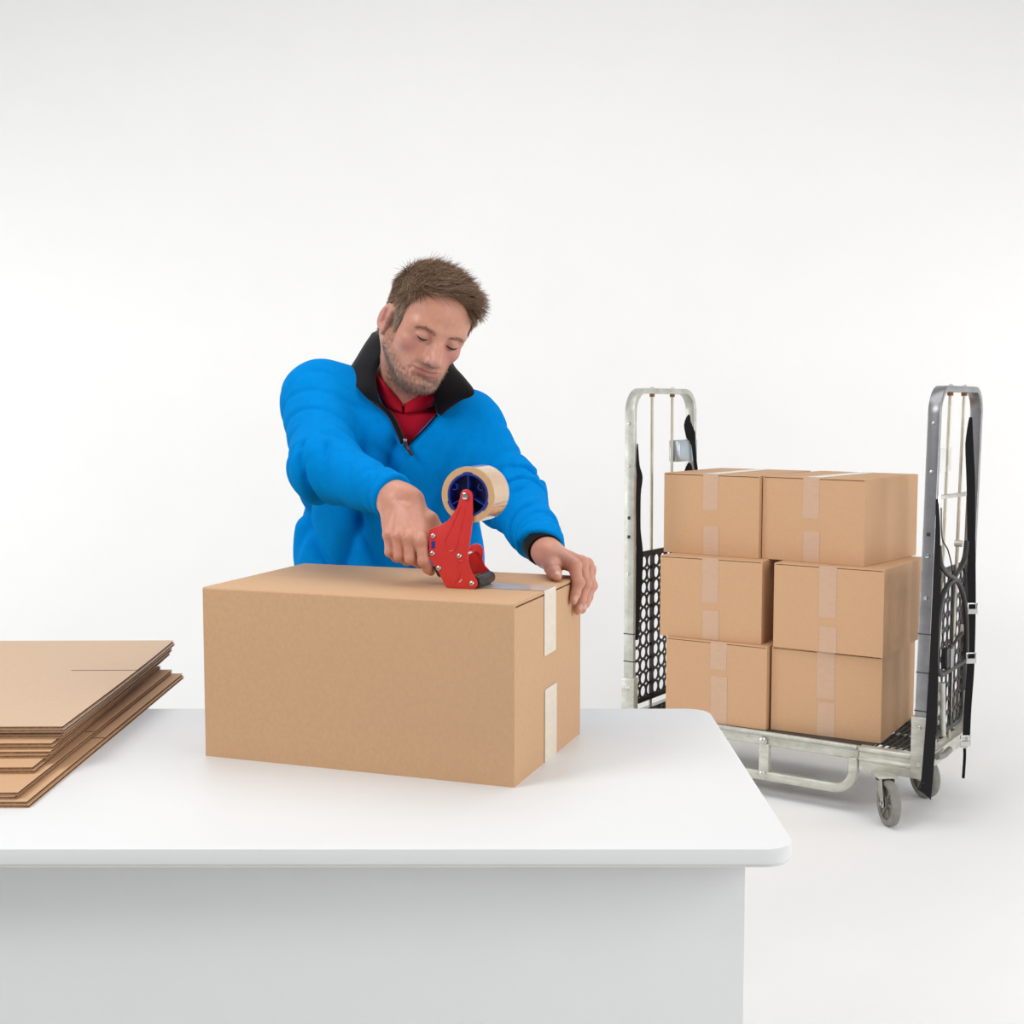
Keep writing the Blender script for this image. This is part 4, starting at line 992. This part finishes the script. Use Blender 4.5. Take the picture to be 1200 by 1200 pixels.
# stubble, brows, lashes
hv, hq, hc, nv = [], [], [], 0
bw = np.where(beard > 0.25)[0]; pk = rs.choice(bw, 4200, p=(beard[bw] ** 1.5) / (beard[bw] ** 1.5).sum())
dd = np.stack([np.sign(Vh[pk, 0]) * 0.1, 0.25 + 0 * pk, -0.9 + 0 * pk], 1) + rs.normal(size=(len(pk), 3)) * 0.35
strands(Vh[pk] - Nh[pk] * 0.001, Nh[pk], dd, rs.uniform(0.003, 0.0075, len(pk)), 0.00026, np.array([0.26, 0.19, 0.14]) * rs.uniform(0.4, 1.8, (len(pk), 1)), seg=2)
tag(mesh_np('stubble_beard', np.concatenate(hv) - np.array(BASE), np.concatenate(hq), M['hair'], person, np.concatenate(hc)), 'short greying stubble beard')
for s in (-1, 1):
    hv, hq, hc, nv = [], [], [], 0
    bx = s * x; arch = np.interp(bx, [0.010, 0.022, 0.036, 0.050], [0.0130, 0.0160, 0.0180, 0.0135])
    bw = np.where((bx > 0.012) & (bx < 0.050) & (np.abs(z - arch) < 0.0040) & (f > 0.045))[0]
    pk = rs.choice(bw, 150)
    dd = np.stack([s * (0.9 + 0 * pk), -0.15 + 0 * pk, 0.25 - 12 * (bx[pk] - 0.015)], 1) + rs.normal(size=(len(pk), 3)) * 0.25
    strands(Vh[pk] - Nh[pk] * 0.0003, Nh[pk] * 1.2, dd, rs.uniform(0.004, 0.008, len(pk)), 0.00016, np.array([0.26, 0.16, 0.105]) * rs.uniform(0.6, 1.5, (len(pk), 1)), seg=2)
    mesh_np('eyebrow', np.concatenate(hv) - np.array(BASE), np.concatenate(hq), M['hair'], person, np.concatenate(hc))
    ec = np.array([s * 0.0315, 0.0700, 0.001]); R_ = 0.01535
    arcp = []
    for i in range(11):
        t = -0.98 + 1.96 * i / 10; el = -0.26 - 0.16 * math.cos(t * 1.9)
        arcp.append(h2w(ec + R_ * np.array([math.sin(t) * math.cos(el), math.cos(t) * math.cos(el), math.sin(el)])) - np.array(BASE))
    rr2 = [0.0004 + 0.0016 * math.sin(PI * min(1, (i + 0.3) / 10.6)) for i in range(11)]
    MB().tube([Vector(p) for p in arcp], rr2, 6).build('eyelashes', M['lash'], person, True)
    arcp = []
    for i in range(9):
        t = -0.60 + 1.20 * i / 8; el = -0.36 - 0.16 * math.cos(t * 1.9)
        arcp.append(h2w(ec + (R_ - 0.0004) * np.array([math.sin(t) * math.cos(el), math.cos(t) * math.cos(el), math.sin(el)])) - np.array(BASE))
    MB().tube([Vector(p) for p in arcp], [0.0005 + 0.0016 * math.sin(PI * i / 8) for i in range(9)], 6).build('eye_slit', M['eye'], person, True)

# ---------------------------------------------------------------- jacket
torso = SDF()
torso.ell((-0.264, 2.835, 0.98), (0.200, 0.135, 0.22), 0.05)
torso.ell((-0.263, 2.800, 1.14), (0.202, 0.138, 0.22), 0.05)
torso.ell((-0.250, 2.745, 1.32), (0.192, 0.135, 0.19), 0.05)
torso.cap(SR + np.array([0.05, 0.0, -0.045]), SL + np.array([-0.04, 0, -0.045]), 0.100, 0.100, 0.05)
torso.cap(NECK_BASE + np.array([-0.02, 0.02, -0.045]), SR + np.array([0.015, 0, 0.004]), 0.074, 0.066, 0.05)
torso.cap(NECK_BASE + np.array([0.02, 0.02, -0.050]), SL + np.array([-0.01, 0, 0.005]), 0.070, 0.060, 0.04)
jk = SDF(); jk.p = list(torso.p)
CR = WR + (ER - WR) * 0.085; CLf = WL + (EL - WL) * 0.13
jk.cap(SR, ER, 0.070, 0.062, 0.05); jk.cap(ER, CR, 0.060, 0.0400, 0.035)
jk.cap(SL, EL, 0.070, 0.062, 0.035); jk.cap(EL, CLf, 0.060, 0.044, 0.035)
jk.cut(CR, (WR - ER), 0.006, CR, 0.085); jk.cut(CLf, (WL - EL) / np.linalg.norm(WL - EL) + np.array([-0.45, 0.1, -0.45]), 0.006, CLf, 0.09)
jk.cut((0, 0, 0.90), (0, 0, -1), 0.01)
def hit(u, v, sdf, y0=2.2, y1=2.95, off=0.0):
    ys = np.linspace(y0, y1, 700); P = np.array([np.array(at(u, v, y=y)) for y in ys]); d = sdf.ev(P.astype(np.float32)) - off
    k = np.argmax(d < 0); return P[k] if d[k] < 0 else None
# V opening: prism over the chest, 3 cm deep
VOP = [(476, 523), (459, 489), (446, 473), (437, 448), (438, 425), (452, 412), (500, 416), (520, 436), (511, 462), (512, 484)]
VOPw = np.array([[at(u, v, y=2.60)[0], at(u, v, y=2.60)[2]] for u, v in VOP])
def poly_d(P2):
    n = len(VOPw); d = np.full(len(P2), 9.0); ins = np.zeros(len(P2), bool)
    for i in range(n):
        a, b = VOPw[i], VOPw[(i + 1) % n]; e = b - a; w = P2 - a
        t = np.clip(w @ e / (e @ e), 0, 1); d = np.minimum(d, np.sqrt(((w - t[:, None] * e) ** 2).sum(1)))
        c = ((a[1] > P2[:, 1]) != (b[1] > P2[:, 1])) & (P2[:, 0] < (b[0] - a[0]) * (P2[:, 1] - a[1]) / (b[1] - a[1] + 1e-12) + a[0]); ins ^= c
    return np.where(ins, -d, d)
jfull = SDF(); jfull.p = list(jk.p)
def vop(P): return np.maximum(np.maximum(poly_d(P[:, [0, 2]].astype(float)), P[:, 1] - 2.74), -0.032 - jfull.ev(P))
jk.p.append((vop, 0.006, True, np.array([-0.22, 2.6, 1.45], np.float32), 0.3))
Vj, Qj = surface_nets(jk, (-0.52, 2.24, 0.87), (0.12, 3.0, 1.62), 0.0040)
Nj = vnormals(Vj, Qj)
def seg_param(P, a, b):
    ab = b - a; L = np.linalg.norm(ab); t = (P - a) @ ab / (L * L); q = P - a - np.clip(t, 0, 1)[:, None] * ab
    return t, np.linalg.norm(q, axis=1), q, L
disp = np.zeros(len(Vj))
def crease(ph, p=1.6):
    """rounded folds with narrow valleys"""
    return 0.35 - 1.35 * np.exp(-(np.sin(ph * 0.5) / 0.42) ** 2)
def patch(P, f, seed): return sstep(-0.45, 0.45, wob(P + seed, f))
for a, b, r, side_ in ((SR, ER, 0.070, 0), (ER, CR, 0.054, 1), (SL, EL, 0.068, 2), (EL, CLf, 0.054, 3)):
    t, dist, q, L = seg_param(Vj, a, b)
    w = sstep(r + 0.045, r + 0.010, dist) * sstep(-0.15, 0.05, t) * sstep(1.15, 0.95, t)
    ax = (b - a) / L; ref = np.cross(ax, [0.3, 0.2, 1.0]); ref /= np.linalg.norm(ref); bi = np.cross(ax, ref)
    ph = np.arctan2(q @ bi, q @ ref)
    sdist = t * L
    if side_ in (0, 2):
        env = 0.30 + 0.70 * sstep(0.25, 1.0, t)
        disp += w * env * 0.0085 * patch(Vj, 22, side_) * crease(sdist * 2 * PI / 0.068 + 3.4 * np.sin(ph + 0.6 + side_) + 1.6 * wob(Vj, 13))
        disp += w * env * 0.0085 * patch(Vj, 26, side_ + 5) * crease(sdist * 2 * PI / 0.095 - 3.6 * np.sin(ph - 0.9 + side_) + 1.2 * wob(Vj + 2, 17))
    else:
        env = np.maximum(sstep(0.55, 0.0, t), 0.60 * sstep(0.40, 0.95, t)) * (1.0 if side_ == 1 else 1.25) + 0.15
        env = env * (1 - 0.85 * sstep(0.70, 0.92, t))
        disp += w * env * 0.0090 * patch(Vj, 30, side_) * crease(sdist * 2 * PI / (0.046 if side_ == 1 else 0.034) + 3.0 * np.sin(ph + 1.1 * side_) + 1.5 * wob(Vj, 20))
        disp += w * env * 0.0085 * patch(Vj, 34, side_ + 5) * crease(sdist * 2 * PI / 0.075 - 3.8 * np.sin(ph + 0.4 * side_) + 1.4 * wob(Vj + 2, 22))
    if side_ in (1, 3):       # hem seam at the cuff
        disp += w * 0.0018 * np.exp(-((1.0 - t) * L - 0.006) ** 2 / 0.006 ** 2) - w * 0.0018 * np.exp(-((1.0 - t) * L - 0.020) ** 2 / 0.003 ** 2)
tw = sstep(0.0, 0.02, -(torso.ev(Vj.astype(np.float32)) - 0.02)) * (Vj[:, 1] < 2.80)
xx, zz = Vj[:, 0] + 0.25, Vj[:, 2]
dl = (xx * 0.86 + (zz - 1.30) * 0.50)
disp += tw * sstep(1.47, 1.38, zz) * (0.0170 * crease(dl * 2 * PI / 0.105 + 1.5 * wob(Vj, 9)) * sstep(0.10, -0.06, xx) * patch(Vj, 12, 1) + 0.0170 * crease((xx * 0.95 - (zz - 1.3) * 0.28) * 2 * PI / 0.110 + 1.6 * wob(Vj, 8) + 1.0) * patch(Vj, 11, 4))
disp += tw * 0.0030 * wob(Vj, 22)
disp += 0.0012 * wob(Vj, 60)
inop = poly_d(Vj[:, [0, 2]]) < 0.012
disp[inop & (Vj[:, 1] < 2.72)] *= 0.25
Vj = Vj + Nj * disp[:, None]
jacket = to_local(mesh_np('fleece_jacket', Vj, Qj, M['fleece']))
jacket['label'] = 'bright blue half-zip fleece jacket'
# ---------------------------------------------------------------- polo shirt
po = SDF(); po.p = list(torso.p)
def shrink(P): return torso.ev(P) + 0.021
ps = SDF(); ps.p = [(shrink, 0.005, False, np.array([-0.25, 2.75, 1.3], np.float32), 2.0)]
nk = NECK_BASE + (HO - NECK_BASE) * 0.16
ps.cap(NECK_BASE + np.array([0, 0.005, -0.05]), nk, 0.088, 0.080, 0.02)
fr_n = np.array(at(476, 456, y=2.60))
ps.cap(fr_n + np.array([0.0, -0.02, 0.03]), fr_n + np.array([-0.004, 0.02, -0.030]), 0.022, 0.006, 0.006, True)
ps.cut(nk, (HO - NECK_BASE), 0.004)
Vp, Qp = surface_nets(ps, (-0.36, 2.54, 1.30), (-0.10, 2.84, 1.60), 0.0032)
polo = to_local(mesh_np('polo_shirt', Vp, Qp, M['polo']))
def sheet(name, A, B, m, th=0.004, rows=5, sub=5, bulge=0.0):
    """curved thick cloth between two edge polylines"""
    a = smooth_path(A, sub); b = smooth_path(B, sub); n = len(a); grid = []
    for i in range(n):
        for j in range(rows):
            s = j / (rows - 1); p = a[i].lerp(b[i], s); grid.append(p + Vector((0, -1, 0.3)) * bulge * math.sin(PI * s))
    me = bpy.data.meshes.new(name)
    me.from_pydata([tuple(p) for p in grid], [], [(i * rows + j, i * rows + j + 1, (i + 1) * rows + j + 1, (i + 1) * rows + j) for i in range(n - 1) for j in range(rows - 1)])
    o = link(name, me, None, m, True); to_local(o)
    md = o.modifiers.new('thick', 'SOLIDIFY'); md.thickness = th; md.offset = 0
    return o
def J(u, v, off=0.004, sdf=None):
    p = hit(u, v, sdf or jfull, off=off); return Vector(p) if p is not None else at(u, v, y=2.66)
# black stand collar, left lapel and right flap
rim = [at(470, 384, y=2.80), at(455, 386, y=2.735), at(450.5, 391, y=2.69), at(450, 413, y=2.655), at(442, 431, y=2.636), at(441, 450, y=2.612), at(446, 472, y=2.585), J(460, 487), J(473.5, 516)]
bas = [at(462, 405, y=2.83), at(440, 392, y=2.785), at(434, 396, y=2.735), at(420, 418, y=2.705), at(410.5, 438.5, y=2.672), J(424.5, 461, 0.010), J(442, 474.5, 0.008), J(457.5, 490), J(471, 520)]
sheet('collar', rim, bas, M['fleece_black'], 0.006, 6, 5, 0.004)
rim = [at(524, 424, y=2.70), at(521, 432, y=2.655), at(514, 443, y=2.628), at(507, 451, y=2.612), at(509.5, 466, y=2.60), J(513, 484, 0.006)]
bas = [at(529, 424, y=2.71), at(533, 432, y=2.668), at(545, 445, y=2.632), at(555.5, 461.5, y=2.606), at(537, 471, y=2.597), J(516, 486.5, 0.010)]
sheet('collar', rim, bas, M['fleece_black'], 0.006, 6, 5, 0.005)
# polo collar flaps
def PH(u, v, y): 
    p = hit(u, v, ps, off=0.007); q = at(u, v, y=y)
    return Vector(p) if p is not None and abs(p[1] - y) < 0.035 else q
sheet('polo_collar', [PH(439, 428, 2.655), PH(443, 440, 2.635), PH(454, 453, 2.620), PH(470, 471, 2.61)], [PH(437, 447, 2.64), PH(442, 461, 2.62), PH(454, 476, 2.61), PH(471, 483, 2.605)], M['polo'], 0.004, 5)
sheet('polo_collar', [PH(513, 436, 2.655), PH(508, 449, 2.635), PH(496, 461, 2.620), PH(475, 472, 2.61)], [PH(515, 455, 2.64), PH(509, 467, 2.62), PH(498, 480, 2.61), PH(474, 484, 2.605)], M['polo'], 0.004, 5)
# zip
zt = J(474.5, 520, 0.004)
zp = MB().tube([zt + Vector((0, -0.003, 0.004)), zt + Vector((0.004, -0.006, -0.006)), zt + Vector((0.009, -0.007, -0.014))], [0.0042, 0.0045, 0.003], 8).build('zip_pull', M['black_plastic'], None, True); to_local(zp)
zc2 = MB().tube([zt + Vector((0.008, -0.0075, -0.013)), zt + Vector((0.012, -0.008, -0.019)), zt + Vector((0.017, -0.0075, -0.022))], [0.0025, 0.0035, 0.0035], 8).build('zip_cord', M['black_plastic'], None, True); to_local(zc2)
zr = MB().tube([zt + Vector((0.005, -0.0095, -0.006)), zt + Vector((0.008, -0.0105, -0.011))], 0.0022, 8).build('zip_tab', M['zip_red'], None, True); to_local(zr)
zs = MB().box(zt + Vector((-0.003, -0.006, 0.002)), zt + Vector((0.004, -0.001, 0.010))).build('zip_slider', M['bolt'], None, bevel=0.001); to_local(zs)
# zip tape down the right edge of the opening
zb = smooth_path([J(512, 486, 0.003), J(501, 499, 0.003), J(489, 511, 0.003), J(478, 522, 0.003)], 5)
zo = MB().tube(zb, 0.0022, 6).build('zip_teeth', M['fleece_black'], None, True); to_local(zo)
# black inner cuffs
ca_ = CLf + (EL - WL) * 0.02; cb_ = WL + (EL - WL) * 0.05
cu = MB().tube([Vector(ca_), Vector((ca_ + cb_) / 2), Vector(cb_)], [0.0365, 0.0360, 0.0330], 28).build('inner_cuff', M['fleece_black'], None, True); to_local(cu)
cu = MB().tube([Vector(CR + (ER - WR) * 0.03), Vector(CR - (ER - WR) * 0.004)], [0.034, 0.0335], 28).build('inner_cuff', M['fleece_black'], None, True); to_local(cu)
# ---------------------------------------------------------------- trousers and shoes
HPx = np.array([-0.262, 2.845, 0.93]); trs = SDF()
trs.ell(HPx + np.array([0, 0, 0.0]), (0.175, 0.125, 0.14), 0.05)
for s in (-1, 1):
    hp = HPx + np.array([s * 0.085, 0, -0.04]); kn = np.array([-0.262 + s * 0.115, 2.83, 0.50]); an = np.array([-0.262 + s * 0.13, 2.87, 0.085])
    trs.cap(hp, kn, 0.092, 0.068, 0.04); trs.cap(kn, an, 0.068, 0.056, 0.03)
trs.cut((0, 0, 0.035), (0, 0, -1), 0.01)
Vq, Qq = surface_nets(trs, (-0.60, 2.65, 0.0), (0.08, 3.05, 1.10), 0.010)
Vq += vnormals(Vq, Qq) * (0.004 * np.sin(Vq[:, 2:3] * 2 * PI / 0.09 + 1.5 * wob(Vq, 12)[:, None]))
to_local(mesh_np('trousers', Vq, Qq, M['trouser']))
for s in (-1, 1):
    sx = -0.262 + s * 0.135; sh = SDF()
    sh.ell((sx, 2.89, 0.045), (0.042, 0.055, 0.045), 0.02); sh.ell((sx + s * 0.012, 2.78, 0.038), (0.048, 0.085, 0.038), 0.04); sh.cap((sx, 2.89, 0.05), (sx, 2.875, 0.11), 0.042, 0.040, 0.02)
    sh.cut((0, 0, 0.001), (0, 0, -1), 0.006)
    Vs, Qs = surface_nets(sh, (sx - 0.08, 2.66, -0.02), (sx + 0.08, 2.98, 0.17), 0.006)
    to_local(mesh_np('shoe', Vs, Qs, M['shoe']))
